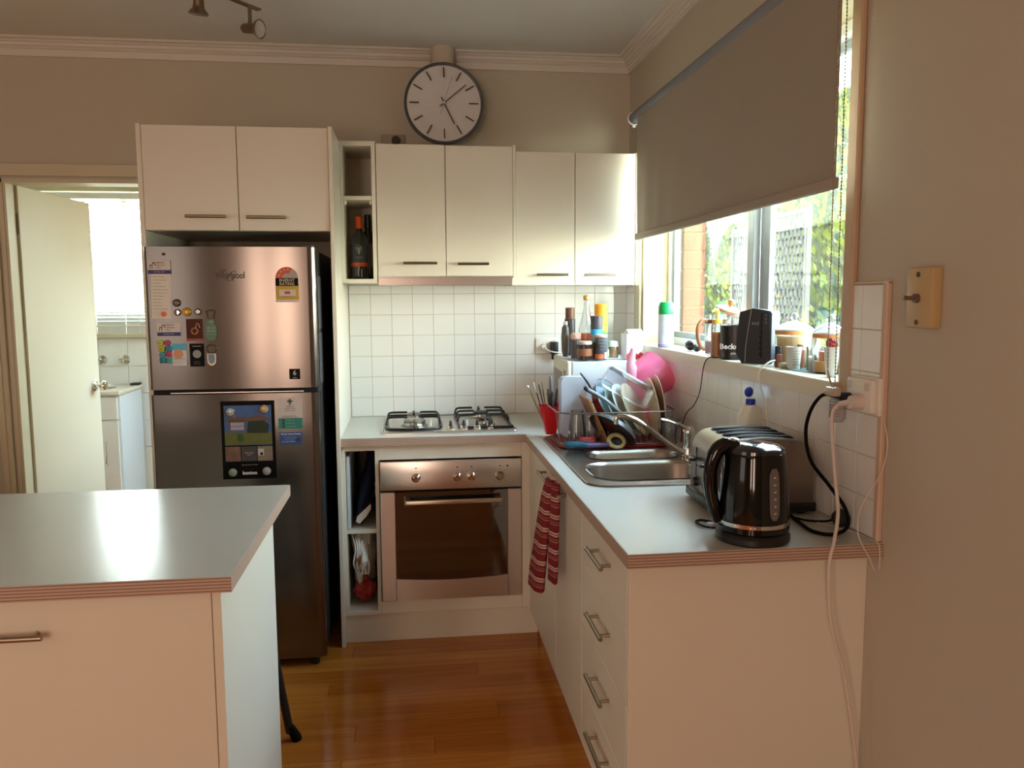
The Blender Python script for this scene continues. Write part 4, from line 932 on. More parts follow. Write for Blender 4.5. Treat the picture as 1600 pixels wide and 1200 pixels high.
G().lathe([(0, 0), (.009, 0), (.009, .0006), (0, .0006)], (.028, -.0015, -.006), 18, FM).obj('emblem', mat('navy_emblem', '0a1f45', .4), t_)
# magnets on the fridge side
for z0, z1, lab in ((1.36, 1.57, 'upper grey picture sheet on the side of the fridge'), (1.14, 1.345, 'lower grey picture sheet on the side of the fridge')):
    tag(G().box(fx1-.004, fx1-.0015, -.735, -.60, z0, z1, .0006).obj('magnetic_sheet', mat('side_sheet', '4d4c50', .5, var=.4, vscale=20)), lab, 'magnet')

# ================================================================== ISLAND
isl = T('island_bench', 'white island cabinet with an overhanging top in the left foreground', 'island', (-2.2, -1.95, 0), world=True)
IX1, IY0, IY1 = -1.4845, -2.322, -1.472
G().box(-3.3, -1.5325, -2.290+.02, -1.646, .10, .862).obj('carcass', LAMI, isl)
G().box(-1.531, -1.512, -2.292, -1.630, 0, .864, .001).obj('end_panel', LAM, isl)
d = G().box(-2.40, -1.5325, -2.292, -2.273, .105, .861, .0012).obj('door', LAM, isl); handle_x(-2.12, -1.866, -2.292, .786, d, r=.0065)
d = G().box(-3.28, -2.402, -2.292, -2.273, .105, .861, .0012).obj('door', LAM, isl)
G().box(-3.3, -1.531, -1.645, -1.631, 0, .862).obj('back_panel', LAM, isl); G().box(-3.3, -1.531, -2.24, -2.225, 0, .105).obj('kickboard', LAM, isl)
it = T('island_worktop', 'grey laminate top with striped ply edge on the island', 'worktop', (-2.3, -1.9, .866), world=True)
G().box(-3.3, IX1, IY0, IY1, .866, .900).obj('top', TOP, it)
G().box(-3.3, IX1+.002, IY0-.002, IY0, .866, .899).box(IX1, IX1+.002, IY0, IY1, .866, .899).box(-3.3, IX1+.002, IY1, IY1+.002, .866, .899).obj('edge_strip', EDGE, it)
st = T('bar_stool', 'black stool behind the island with one tapered leg showing', 'stool', (-1.735, -1.372, 0), math.radians(45))
G().lathe([(0, .66), (.15, .66), (.165, .675), (.165, .695), (.15, .705), (0, .71)], (0, 0, 0), 28).obj('seat', BLACK, st)
for sx_ in (-1, 1):
    for sy_ in (-1, 1):
        l_ = G().tube([(sx_*.08, sy_*.08, .665), (sx_*.148, sy_*.148, .03)], [.012, .014], 10).obj('leg', BLACK, st)
        G().tube([(sx_*.147, sy_*.147, .05), (sx_*.162, sy_*.162, .012), (sx_*.164, sy_*.164, 0)], [.014, .017, .017], 10).obj('rubber_foot', BLACKR, l_)
G().tube([(-.122, -.122, .25), (.122, -.122, .25), (.122, .122, .25), (-.122, .122, .25)], .007, 8, closed=True).obj('footrest', BLACK, st)

# ================================================================== SPOTLIGHT BAR
sp = T('spotlight_bar', 'nickel twin-rail ceiling spotlight fitting at the top of the frame', 'light', (-1.78, -1.16, H), world=True)
bd = Vector((-1.6132+1.6903, -.9357+1.0402, 0)).normalized(); be_ = Vector((-1.6132, -.9357, 2.505)); bs_ = be_ - bd*.75
nrm = Vector((-bd.y, bd.x, 0))*.007
G().cyl(be_+nrm, bs_+nrm, .004, seg=10).cyl(be_-nrm, bs_-nrm, .004, seg=10).obj('rail', DNICK, sp)
md = be_-bd*.38
G().cyl(md, (md.x, md.y, H-.02), .012, seg=14).lathe([(0, 0), (.05, 0), (.055, .02), (0, .02)], (md.x, md.y, H-.0205), 28).obj('canopy', DNICK, sp)
def spot(base, drop, direc):
    g = G(); p = Vector(base); q = p-Vector((0, 0, drop)); g.cyl(p, q, .0065, seg=12).ball(q-Vector((0, 0, .008)), .010, 12); g.obj('stem', DNICK, sp)
    d_ = Vector(direc).normalized(); c_ = q-Vector((0, 0, .024)); M_ = d_.to_track_quat('Z', 'Y').to_matrix().to_4x4()
    h_ = G().lathe([(0, -.036), (.009, -.036), (.010, -.030), (.0165, -.026), (.0175, .014), (.020, .024), (.031, .036), (.033, .042), (.030, .044), (.028, .041)], c_, 24, M_).obj('lamp_head', DNICK, sp)
    G().lathe([(.028, .041), (.024, .038), (0, .036)], c_, 24, M_).obj('lens', mat('lens', 'b8b0a2', .15), h_)
spot(be_-bd*.045, .052, (.80, -.42, -.14))
spot(be_-bd*.245+Vector((-.02, .02, 0)), .012, (-.1, .2, -1))

# ================================================================== SWITCH, OUTLETS
sw = T('light_switch', 'aged yellow light switch plate on the wall right of the tiles', 'switch', (0, -2.427, 1.475)); OFF[sw.name] = Vector((0, -2.40, 1.475))
YEL = mat('yellowed_plastic', 'c2a676', .4)
G().box(-.026, 0, -2.442, -2.356, 1.412, 1.540, .004, 2).obj('plate', YEL, sw)
G().cyl((-.026, -2.396, 1.475), (-.034, -2.396, 1.475), .010, seg=16).tube([(-.034, -2.396, 1.475), (-.056, -2.392, 1.476)], [.004, .0055], 10).obj('toggle', mat('brown_toggle', '6e5647', .4), sw)
for z in (1.525, 1.424): G().cyl((-.026, -2.396, z), (-.0275, -2.396, z), .0058, seg=12).obj('screw', mat('screw_brown', '4d3920', .4, .4), sw)
po = T('power_outlet', 'double power outlet on the tiles above the kettle with two plugs', 'socket', (-.0105, -2.21, 1.25), world=True)
G().box(-.022, -.0105, -2.290, -2.172, 1.200, 1.290, .004, 2).box(-.040, -.022, -2.286, -2.178, 1.206, 1.286, .005, 2).obj('plate', WHITE, po)
for y in (-2.196, -2.270): G().lathe([(0, 0), (.010, 0), (.010, .003), (0, .004)], (-.040, y, 1.268), 14, Matrix.Rotation(-PI/2, 4, 'Y')).obj('switch', mat('switch_rocker', 'd6cfc2', .4), po)
G().cyl((-.040, -2.248, 1.230), (-.068, -2.248, 1.230), .019, .016, seg=20).cyl((-.060, -2.245, 1.230), (-.075, -2.212, 1.222), .009, .006, seg=12).obj('white_plug', mat('ivory_plug', 'd6c8bc', .3), po)
G().cyl((-.042, -2.200, 1.236), (-.066, -2.196, 1.236), .012, seg=14).cyl((-.062, -2.205, 1.236), (-.074, -2.165, 1.240), .008, .0065, seg=12).obj('black_plug', BLACK, po)
G().box(-.03, -.01, -2.135, -2.105, 1.205, 1.225, .003).obj('cord_clip', mat('clip_tan', '8b7a5c', .5), po)
lg = T('air_freshener', 'ribbed translucent plug-in below the sill near the outlet', 'plug-in', (-.025, -2.115, 1.16))
G().lathe([(0, 0), (.012, .002), (.020, .015), (.020, .055), (.012, .065), (0, .066)], (0, 0, 0), 20).obj('body', CLEARP, lg)
g = G()
for k in range(6): g.tube([(.021*math.cos(a*PI/8), .021*math.sin(a*PI/8), .015+k*.007) for a in range(16)], .0012, 5, closed=True)
g.obj('ribs', mat('rib_pink', 'c9b3a4', .5), lg)
p2 = T('power_outlet', 'white double outlet on the back tiles with a plug and a black adaptor', 'socket', (-.42, -.010, 1.24), world=True)
G().box(-.4765, -.362, -.020, -.0105, 1.200, 1.281, .004, 2).obj('plate', WHITE, p2)
for x in (-.458, -.381): G().cyl((x, -.020, 1.267), (x, -.024, 1.267), .007, seg=12).obj('switch', WHITE, p2)
G().cyl((-.437, -.020, 1.236), (-.437, -.045, 1.236), .016, .012, seg=16).obj('plug', WHITE, p2)
G().box(-.405, -.368, -.065, -.021, 1.200, 1.262, .004, 2).box(-.398, -.376, -.045, -.021, 1.172, 1.20, .003).obj('adaptor', BLACK, p2)
tag(G().tube([(-.437, -.045, 1.236), (-.425, -.06, 1.222), (-.395, -.085, 1.212), (-.36, -.10, 1.210), (-.30, -.09, 1.2095)], .0035, 8, sub=5).obj('appliance_lead', WHITE), 'white cord from the back outlet running over the microwave', 'cord')

# ================================================================== MICROWAVE
MZ = 1.205
mw = T('microwave_oven', 'white microwave in the corner facing the cooktop, crowded with bottles', 'microwave', (-.235, -.345, .9), math.radians(-3))
mx0, mx1, my0, my1 = -.178, .190, -.225, .235
G().box(mx0+.025, mx1, my0, my1, .012, .300, .006, 2).obj('body', mat('microwave_side', 'd3dadf', .35), mw)
G().box(mx0, mx0+.025, my0, my1, .012, .303, .010, 3).obj('front_panel', mat('microwave_front', 'd3cbb6', .4), mw)
G().box(mx0-.002, mx0, my0+.135, my1-.04, .045, .245, .0008).obj('door_window', mat('grey_window', '746e66', .2), mw)
G().box(mx0-.002, mx0, my0+.03, my0+.085, .225, .260, .0008).obj('display', mat('display_grey', '4c4742', .3), mw)
g = G()
for k in range(4):
    for j in range(3): g.box(mx0-.0025, mx0, my0+.028+j*.022, my0+.044+j*.022, .07+k*.032, .09+k*.032)
g.obj('keypad', mat('key_grey', 'b9b2a2', .5), mw)
g = G()
for x in (mx0+.03, mx1-.03):
    for y in (my0+.03, my1-.03): g.cyl((x, y, 0), (x, y, .014), .012, seg=10)
g.obj('foot', BLACK, mw)
# -------- things standing on the microwave
def jar_like(name, label, cat, loc, parts, rz=0, group=None):
    t_ = T(name, label, cat, loc, rz, group)
    for nm, prof, m_ in parts: G().lathe(prof, (0, 0, 0), 24).obj(nm, m_, t_)
    return t_
Z = MZ+.0005
def C(r, a, b, ch=.002): return [(0, a), (r-ch, a), (r, a+ch), (r, b-ch), (r-ch, b), (0, b)]
jar_like('pepper_grinder', 'tall dark bottle with a wooden brown cap at the back left', 'grinder', (-.345, -.235, Z), [('body', C(.026, 0, .175), mat('grey_bottle', '47423f', .25)), ('neck', C(.018, .17, .19), BLACK), ('cap', C(.022, .172, .228), mat('brown_cap', '6d4633', .4))])
jar_like('vase_bottle', 'slim grey bulging bottle at the far left of the microwave top', 'bottle', (-.382, -.315, Z), [('body', [(0, 0), (.012, 0), (.018, .03), (.020, .09), (.017, .135), (.008, .15), (0, .15)], mat('smoke_glass', '5c534d', .15)), ('cap', C(.010, .148, .165), WHITE)])
t_ = T('oil_bottle', 'clear swing-top glass oil bottle with gold cap and orange oil', 'bottle', (-.300, -.395, Z))
G().lathe([(0, 0), (.033, 0), (.035, .004), (.035, .125), (.032, .150), (.019, .195), (.013, .225), (.012, .262), (.014, .264)], (0, 0, 0), 28).obj('glass', GLASS, t_)
G().lathe([(0, .003), (.032, .003), (.032, .112), (0, .112)], (0, 0, 0), 24).obj('oil', clear('orange_oil', 'f0a012', .55, .4, body='translucent'), t_)
G().lathe(C(.015, .262, .285, .004), (0, 0, 0), 20).obj('cap', mat('gold_cap', 'c69a4c', .3, .4), t_)
G().cyl((.004, 0, .15), (.004, 0, .262), .004, seg=8).obj('pour_tube', WHITE, t_)
t_ = jar_like('spray_can', 'tall green and yellow cooking spray can with orange cap', 'spray can', (-.232, -.395, Z), [('body', C(.030, 0, .18), mat('green_can', '55a548', .3)), ('cap', C(.0305, .178, .245, .003), mat('orange_yellow_cap', 'e89a0a', .35))])
G().lathe([(.0306, .12), (.0308, .178)], (0, 0, 0), 24).obj('yellow_field', mat('yellow_can', 'e5c21c', .3), t_, recalc=False)
G().blob((-.012, -.027, .158), (.016, .006, .018), 3, .2, 2).obj('blue_patch', mat('blue_patch', '86b4da', .4), t_)
G().blob((-.010, -.0275, .128), (.018, .006, .022), 5, .3, 2).obj('leaf_patch', mat('leaf_patch', '8cc040', .4), t_)
t_ = jar_like('salt_grinder', 'grinder bottle with big dark grey cap and blue label', 'grinder', (-.270, -.47, Z), [('body', C(.026, 0, .128), mat('glass_grey', '9ea7a6', .15)), ('cap', C(.0275, .133, .193, .003), mat('charcoal_cap', '3b3a40', .4)), ('blue_label', C(.0268, .108, .134), mat('cyan_label', '2c9ed0', .4))])
t_ = jar_like('spice_tube', 'dark grey label canister with cream lid and orange foot', 'canister', (-.262, -.525, Z), [('body', C(.027, 0, .100), mat('slate_can', '4a4d52', .35)), ('lid', C(.0285, .098, .112, .003), mat('cream_lid', 'd5b59a', .4)), ('orange_band', C(.0274, .004, .028), mat('coral_band', 'd07650', .4))])
G().box(.010, .022, -.0285, -.020, .006, .034).obj('white_tab', WHITE, t_)
for k, s_ in enumerate(('SMOKED', 'PAPRIKA', 'SPICE', 'SALT')): text('lettering', s_, .0095, (0, -.0279, .088-k*.014), FRONT, mat('slate_text', '7f8488', .5), t_)
t_ = jar_like('spice_jar', 'square-shouldered coffee jar with grey lid and brown label at the front', 'jar', (-.334, -.515, Z), [('body', C(.033, 0, .065), mat('dark_jar', '2a221e', .12)), ('lid', C(.034, .067, .083, .003), mat('taupe_lid', 'b3aa9e', .35))])
G().lathe([(.0342, .018), (.0342, .05)], (0, 0, 0), 24).obj('front_label', mat('brown_label', '8a5535', .5), t_, recalc=False)
jar_like('small_pot', 'pink-topped squat pot behind the coffee jar', 'jar', (-.356, -.43, Z), [('body', C(.022, 0, .085), mat('slate_pot', '4e4a50', .4)), ('lid', C(.024, .084, .115, .006), mat('pink_pot_lid', 'd2a796', .5))])
jar_like('grinder_bottle', 'small brown stoppered bottle between the jar and the slate canister', 'bottle', (-.298, -.50, Z), [('body', C(.013, 0, .06), mat('brown_glass', '6e5442', .3)), ('cap', C(.012, .06, .075), mat('green_cap', '77904e', .5))])
jar_like('small_canister', 'tiny white and green tub at the foot of the spray can', 'tub', (-.224, -.47, Z), [('body', C(.013, 0, .042), mat('pale_tub', 'b9b4a6', .4)), ('green_band', C(.0134, .004, .014), mat('green_band', '7dab3e', .4))])
t_ = jar_like('toothpick_jar', 'clear toothpick jar with white domed cap', 'jar', (-.184, -.44, Z), [('glass', [(.020, 0), (.0215, .004), (.0215, .050), (.019, .054)], GLASS), ('cap', [(.021, .052), (.0225, .053), (.0225, .068), (.017, .077), (0, .079)], WHITE)])
g = G(); r_ = random.Random(4)
for k in range(40):
    a = r_.random()*6.28; b = a+r_.uniform(-.6, .6); g.cyl((.016*math.cos(a)*r_.random()**.5, .016*math.sin(a)*r_.random()**.5, .002), (.016*math.cos(b), .016*math.sin(b), .055), .0011, seg=4)
g.obj('toothpicks', mat('pick_wood', 'd9ab74', .7), t_, kind='stuff')
t_ = T('carton', 'white carton with red zigzag base and folded top at the right of the microwave', 'carton', (-.105, -.47, Z), math.radians(12))
G().box(-.042, .042, -.028, .028, 0, .112, .001).prism([(-.028, .112), (.028, .112), (.004, .132), (-.004, .132)], -.030, .042, 'x').obj('body', mat('white_carton', 'dcd6dc', .5), t_)
zg = [(-.0425, .0), (.0425, .0)] + [(.0425-.085*k/6, .030 if k % 2 else .018) for k in range(7)]
G().prism(zg, -.0288, -.028, 'y').obj('red_base', mat('red_print', 'c32b28', .4), t_); G().prism([(-.0285, 0), (.0285, 0), (.0285, .02), (.010, .036), (-.004, .018), (-.016, .034), (-.0285, .015)], .042, .0428, 'x').obj('red_base_side', mat('red_print', 'c32b28', .4), t_)
lines(t_, -.030, .026, .100, 8, .008, mat('pale_red_ink', 'cf9a9a', .6), .0012, -.0282, .2)

# ================================================================== DISH RACK AND DISHES
ZD = .907
rk = T('dish_rack', 'chrome wire dish rack with a red base on the drainer', 'dish rack', (-.30, -.89, ZD))
WIRE = mat('rack_wire', '8f8880', .25, .9)
rim = rrect(-.245, .225, -.155, .165, .07, 6)
g = G().tube([(p[0], p[1], .135) for p in rim], .0028, 8, closed=True).tube([(p[0]*.93, p[1]*.9, .010) for p in rim], .0022, 8, closed=True); g.obj('rim', WIRE, rk)
g = G()
for i in range(17):
    x = -.205+i*.0255; g.tube([(x, -.139, .010), (x, -.146, .06), (x, -.139, .066), (x, -.132, .06), (x, -.120, .008), (x, .14, .008), (x, .15, .06)], .0013, 6)
for x, y in ((-.245, -.08), (.225, -.08), (-.16, -.155), (.15, -.155), (-.16, .165), (.15, .165)): g.tube([(x, y, .135), (x*.93, y*.92, .012)], .0018, 6)
g.obj('wires', WIRE, rk, kind='stuff')
bs = G().prism(rrect(-.235, .215, -.150, .155, .05, 5), .0, .006).obj('red_tray', mat('red_tray', '7c1418', .3), rk)
# cutlery caddy hung on the left end
cd = T('cutlery_caddy', 'red plastic cutlery caddy hooked on the left end of the dish rack', 'caddy', (-.527, -.735, .915))
def taper(x0, x1, y0, y1, z0, X0, X1, Y0, Y1, z1, th, n=4):
    rs = [[Vector((p[0], p[1], z)) for p in rrect(a, b, c, d_, r, n)] for a, b, c, d_, z, r in ((x0, x1, y0, y1, z0, .006), (X0, X1, Y0, Y1, z1, .010), (X0+th, X1-th, Y0+th, Y1-th, z1, .008), (x0+th, x1-th, y0+th, y1-th, z0+.004, .004))]
    return rs
rs = taper(-.018, .024, -.022, .030, 0, -.046, .040, -.036, .050, .118, .0025)
g = G().rings(rs); g.obj('cup', RED, cd)
G().box(.036, .046, -.01, .02, .09, .122, .002).obj('hook', RED, cd)
CUT = mat('cutlery_steel', '8c8680', .2, 1.0)
BRW = mat('brown_handle', '4f3a2e', .4)
def cut(label, x, y, dx, dy, h, m_, wd=.004, nm='knife', cat='cutlery', flat_=.6, tipw=None):
    wd *= 1.7; tipw = tipw*1.3 if tipw else None
    t_ = T(nm, label, cat, (-.527+x, -.735+y, .925), group='cutlery in the red caddy')
    G().tube([(0, 0, 0), (dx*.5, dy*.5, h*.5), (dx*.85, dy*.85, h*.85), (dx, dy, h)], [wd*.7, wd*.8, tipw or wd, (tipw or wd)*.7], 8, sub=3, flat=flat_).obj('body', m_, t_)
cut('thin steel skewer handle leaning furthest left in the red caddy', -.012, .00, -.082, .0, .195, CHROME, .0025, 'fork')
cut('steel fork handle leaning left, second from the left in the caddy', -.008, .012, -.058, .01, .205, CUT, .0030, 'fork')
cut('steel spoon handle leaning left with a pale tip in the caddy', -.004, -.008, -.046, .0, .200, CUT, .0032, 'spoon')
cut('plain steel handle leaning slightly left in the caddy', .0, .015, -.034, .0, .205, CHROME, .0026, 'fork')
cut('brown-handled knife upright at the caddy centre left', .002, -.004, -.012, .0, .180, BRW, .0055)
cut('tall broad knife with pale blade edge, highest in the caddy', .006, .010, -.003, .0, .230, mat('knife_grey', '6e7a84', .3, .5), .008, tipw=.010)
cut('grey blunt handle just right of the tallest knife in the caddy', .008, -.01, .004, .0, .165, mat('handle_grey', '6b6f72', .35, .3), .0062)
cut('brown-handled knife leaning right in the caddy', .006, .0, .024, .0, .180, BRW, .0055)
cut('red-handled utensil in the cutlery caddy', .010, -.006, .030, .0, .150, RED, .0065, 'peeler')
cut('black steel-tipped handle leaning right in the caddy', .014, .004, .048, .0, .180, mat('handle_dark', '3b3d40', .3, .4), .0055)
cut('thin steel handle leaning furthest right in the caddy', .016, -.004, .060, .0, .150, CUT, .0032, 'spoon')
# containers, glasses
t_ = T('food_container', 'frosted plastic container upended at the left of the dish rack', 'container', (-.445, -.80, ZD+.008))
g = G(); rs = [[Vector((p[0], -.030+.06*(z/.245)*.3, p[1])) for p in ()] for z in ()]
g.prism(rrect(-.052, .052, .0, .245, .022, 5), -.030, -.027, 'y').prism(rrect(-.052, .052, .0, .245, .022, 5), .027, .030, 'y')
rr_ = rrect(-.052, .052, .0, .245, .022, 5)
g.rings([[Vector((p[0], -.030, p[1])) for p in rr_], [Vector((p[0]*1.03, .035, p[1])) for p in rr_]], False).obj('body', FROST, t_)
t_ = T('drinking_glass', 'upturned tapered drinking glass behind the red label in the rack', 'glass', (-.447, -.90, ZD+.010))
G().lathe([(.036, 0), (.031, .06), (.026, .112), (.0245, .118), (0, .118)], (0, 0, 0), 28).lathe([(0, .110), (.023, .110), (.029, .06), (.034, 0)], (0, 0, 0), 28).obj('body', GLASS, t_)
t_ = T('drinking_glass', 'second upturned glass right of the first in the dish rack', 'glass', (-.385, -.86, ZD+.010))
G().lathe([(.034, 0), (.029, .06), (.025, .100), (0, .104)], (0, 0, 0), 28).lathe([(0, .097), (.023, .097), (.027, .06), (.032, 0)], (0, 0, 0), 28).obj('body', CLEARP, t_)
t_ = T('red_label', 'small red label with white lettering clipped to the rack front', 'label', (-.440, -1.046, ZD+.032))
G().box(-.030, .030, -.001, .001, -.014, .013, .0004).obj('card', mat('red_label', 'b3201f', .5), t_)
text('lettering', 'DOMO', .0115, (.0, -.0015, .006), FRONT, mat('pink_text', 'd8a9a2', .5), t_); text('lettering', 'NOZDMO', .0145, (.0, -.0015, -.006), FRONT, mat('pink_text', 'd8a9a2', .5), t_)
# leaning things: helper matrices (lean to the left: top tilts to -x)
def lean(loc, deg, rz=0): return Matrix.Translation(loc) @ Matrix.Rotation(math.radians(rz), 4, 'Z') @ Matrix.Rotation(math.radians(deg), 4, 'Y')
def leaned(name, label, cat, loc, deg, rz, parts, group=None, flip=1):
    """things standing on edge, disc axis = local x, tilted about y"""
    t_ = T(name, label, cat, loc, 0, group); M_ = Matrix.Rotation(math.radians(rz), 4, 'Z') @ Matrix.Rotation(math.radians(deg), 4, 'Y')
    for nm, prof, m_, zoff in parts:
        G().lathe(prof, (0, 0, 0), 36, M_ @ Matrix.Translation((0, 0, zoff)) @ Matrix.Rotation(PI/2*flip, 4, 'Y')).obj(nm, m_, t_)
    return t_
def plateprof(R): return [(0, 0), (R*.55, 0), (R*.6, .004), (R, .016), (R*.99, .019), (R*.58, .008), (0, .006)]
CRM = mat('cream_plate', 'cfc4a4', .25); WPL = mat('white_plate', 'd5d8cf', .2); GPL = mat('grey_green_plate', '9fae9b', .25)
for k, (x, y, dg, rz, R, m_, lab) in enumerate([(-.215, -.89, -33, -32, .114, GPL, 'pale green plate leaning just right of the red pan'), (-.190, -.885, -30, -32, .118, WPL, 'white plate leaning second right of the red pan'), (-.165, -.88, -27, -30, .116, CRM, 'cream plate leaning third right of the red pan')]):
    leaned('dinner_plate', lab, 'plate', (x, y, ZD+.010), dg, rz, [('body', plateprof(R), m_, R)], 'plates in the dish rack')
leaned('dinner_plate', 'cream plate with brown flecks standing upright at the right of the rack', 'plate', (-.098, -.88, ZD+.010), -8, -4, [('body', plateprof(.122), CRM, .122)], 'plates in the dish rack', -1)
leaned('dinner_plate', 'plain cream plate upright behind the flecked one', 'plate', (-.078, -.87, ZD+.010), -5, -4, [('body', plateprof(.126), mat('beige_plate', 'bfae90', .25), .126)], 'plates in the dish rack', -1)
g = G(); pl = [o for o in bpy.data.objects if o.get('label', '').startswith('cream plate with brown')][0]
M_ = Matrix.Rotation(math.radians(-4), 4, 'Z') @ Matrix.Rotation(math.radians(-8), 4, 'Y')
for a, r, s in ((60, .088, .010), (100, .09, .008), (150, .088, .010), (185, .088, .010), (215, .088, .012), (130, .09, .010)):
    c_ = M_ @ Vector((-.0125, r*math.cos(math.radians(a)), .122+r*math.sin(math.radians(a)))); g.ball(c_, s, 8, sx=.25, sz=1.4)
g.obj('brown_flecks', mat('fleck_brown', '8a5f38', .5), pl)
# red-lined pan
pn = T('frying_pan', 'red-backed pan with a pale steel inside leaning in the rack', 'pan', (-.262, -.93, ZD+.012))
M_ = Matrix.Rotation(math.radians(-36), 4, 'Z') @ Matrix.Rotation(math.radians(-33), 4, 'Y')
PRF = [(0, 0), (.100, 0), (.112, .006), (.126, .040), (.128, .041), (.124, .038), (.110, .009), (.098, .004), (0, .004)]
Q = M_ @ Matrix.Translation((0, 0, .128)) @ Matrix.Rotation(PI/2, 4, 'Y')
G().lathe([(0, 0), (.100, 0), (.112, .006), (.126, .040), (.128, .041)], (0, 0, 0), 40, Q).obj('red_outside', DRED, pn)
G().lathe([(.128, .041), (.124, .038), (.110, .011), (.098, .006), (0, .006)], (0, 0, 0), 40, Q).obj('steel_inside', mat('pan_blue_steel', 'b4c6ce', .3, .2), pn)
# grey pan in front
p2_ = T('frying_pan', 'grey pan leaning low at the front of the rack with a long grey handle', 'pan', (-.335, -.97, ZD+.012))
M_ = Matrix.Rotation(math.radians(30), 4, 'Z') @ Matrix.Rotation(math.radians(-48), 4, 'Y'); Q = M_ @ Matrix.Translation((0, 0, .115)) @ Matrix.Rotation(-PI/2, 4, 'Y') 
G().lathe([(0, 0), (.080, 0), (.090, .006), (.100, .024), (.103, .025), (.098, .022), (.088, .008), (0, .005)], (0.09, 0, -.010), 40, Q).obj('body', mat('pan_grey', '4a4744', .4), p2_)
G().tube([(.052, -.02, .105), (.020, -.015, .133), (-.025, -.01, .170), (-.085, 0, .205)], [.007, .011, .012, .013], 12, sub=4, flat=.7).obj('handle', mat('handle_soft_grey', '5f6262', .4), p2_)
G().tube([(-.085, 0, .205), (-.094, .001, .211), (-.10, .002, .212)], [.0133, .012, .008], 12, flat=.7).obj('end_cap', BLACK, p2_)
t_ = T('spatula', 'black spatula with hanging hole standing left of the glass dish', 'spatula', (-.375, -.87, ZD+.10))
G().tube([(.03, -.01, 0), (.0, 0, .09), (-.030, .0, .145), (-.052, .0, .172)], [.004, .006, .010, .009], 10, sub=4, flat=.5).obj('handle', BLACK, t_)
G().cyl((-.042, -.008, .160), (-.042, .004, .160), .0035, seg=10).obj('hang_hole', mat('pale_hole', '7d8890', .4), t_)
t_ = T('chopping_board', 'thin wooden chopping board leaning behind the grey pan', 'chopping board', (-.345, -.92, ZD+.010))
G().box(-.005, .005, -.09, .09, 0, .19, .002, M=Matrix.Rotation(math.radians(-24), 4, 'Y')).obj('board', mat('board_wood', 'a5764c', .5, var=.1, vscale=20), t_)
# clear baking dish laid over the dishes
t_ = T('glass_dish', 'clear glass baking dish propped on its edge across the plates', 'baking dish', (-.240, -.865, 1.118))
Mg = Matrix.Rotation(math.radians(30), 4, 'Y') @ Matrix.Rotation(math.radians(-8), 4, 'X')
def dring(hx, hz, y, r): return [Mg @ Vector((p[0], y, p[1])) for p in rrect(-hx, hx, -hz, hz, r, 5)]
g = G().rings([dring(.108, .045, -.030, .018), dring(.104, .042, -.028, .016), dring(.096, .036, .022, .014), dring(.090, .030, .028, .012)], False); g.add(dring(.090, .030, .028, .012), [list(range(24))]); g.obj('body', CLEARP, t_)
G().tube(dring(.108, .045, -.031, .018), .0036, 8, closed=True).obj('thick_rim', clear('glass_rim', 'f2f4f6', .30, .5), t_)
# pink pitcher / bowl
pk = T('pink_jug', 'translucent pink plastic jug lying behind the dish rack by the tiles', 'jug', (-.120, -.735, .905))
Mj = Matrix.Translation((0.012, 0, .235)) @ Matrix.Rotation(math.radians(60), 4, 'Y') @ Matrix.Rotation(math.radians(-18), 4, 'X')
G().lathe([(0, -.075), (.055, -.072), (.075, -.050), (.088, .0), (.094, .055), (.096, .06), (.092, .055), (.084, 0), (.07, -.047), (0, -.068)], (0, 0, 0), 40, Mj).obj('body', PINK, pk)
G().tube([(-.058, -.03, .245), (-.072, -.03, .30), (-.064, -.03, .350), (-.060, -.03, .360)], [.030, .019, .013, .011], 12, sub=4).obj('handle', PINKT, pk)
G().tube([(-.058, -.045, .262), (-.03, -.06, .245), (.0, -.07, .240), (.03, -.06, .248)], .006, 8, sub=4).obj('rim', PINKT, pk)
G().blob((0, 0, .08), (.06, .06, .08), 3, .1, 3).obj('lower_bowl', PINK, pk, sm=60)
# brush
br = T('dish_brush', 'teal and purple dish brush with cream bristles lying on the drainer', 'brush', (-.41, -1.075, .9065))
G().tube([(-.118, 0, .018), (-.11, 0, .020), (-.07, 0, .021), (-.036, 0, .019)], [.008, .016, .0175, .0165], 14, sub=3, flat=.85).obj('grip', TEAL, br)
G().tube([(-.037, 0, .019), (.0, .003, .018), (.04, .006, .018), (.065, .01, .022)], [.0155, .014, .011, .010], 14, sub=3, flat=.8).obj('handle', PURP, br)
G().lathe([(0, 0), (.020, 0), (.024, .010), (.018, .020), (0, .024)], (.082, .012, .014), 20).obj('head', mat('navy_head', '15162c', .4), br)
g = G()
Rg = [(.082+.029*math.cos(a*PI/9), .012+.018*math.sin(a*PI/9), .030+.020*math.sin(a*PI/9)) for a in range(18)]
g.tube(Rg, .0085, 10, closed=True, flat=.9).obj('bristles', mat('cream_bristles', 'c9c08a', .9, bump=.8, bscale=160), br)
# upturned clear tumbler behind the tap
t_ = T('clear_jar', 'upturned clear plastic tumbler behind the tap', 'tumbler', (-.10, -1.005, .906))
G().lathe([(.030, 0), (.026, .03), (.030, .085), (.044, .098), (.046, .104), (.040, .108), (0, .108)], (0, 0, 0), 28).lathe([(0, .100), (.036, .100), (.026, .085), (.023, .03), (.027, 0)], (0, 0, 0), 28).obj('body', GLASS, t_)
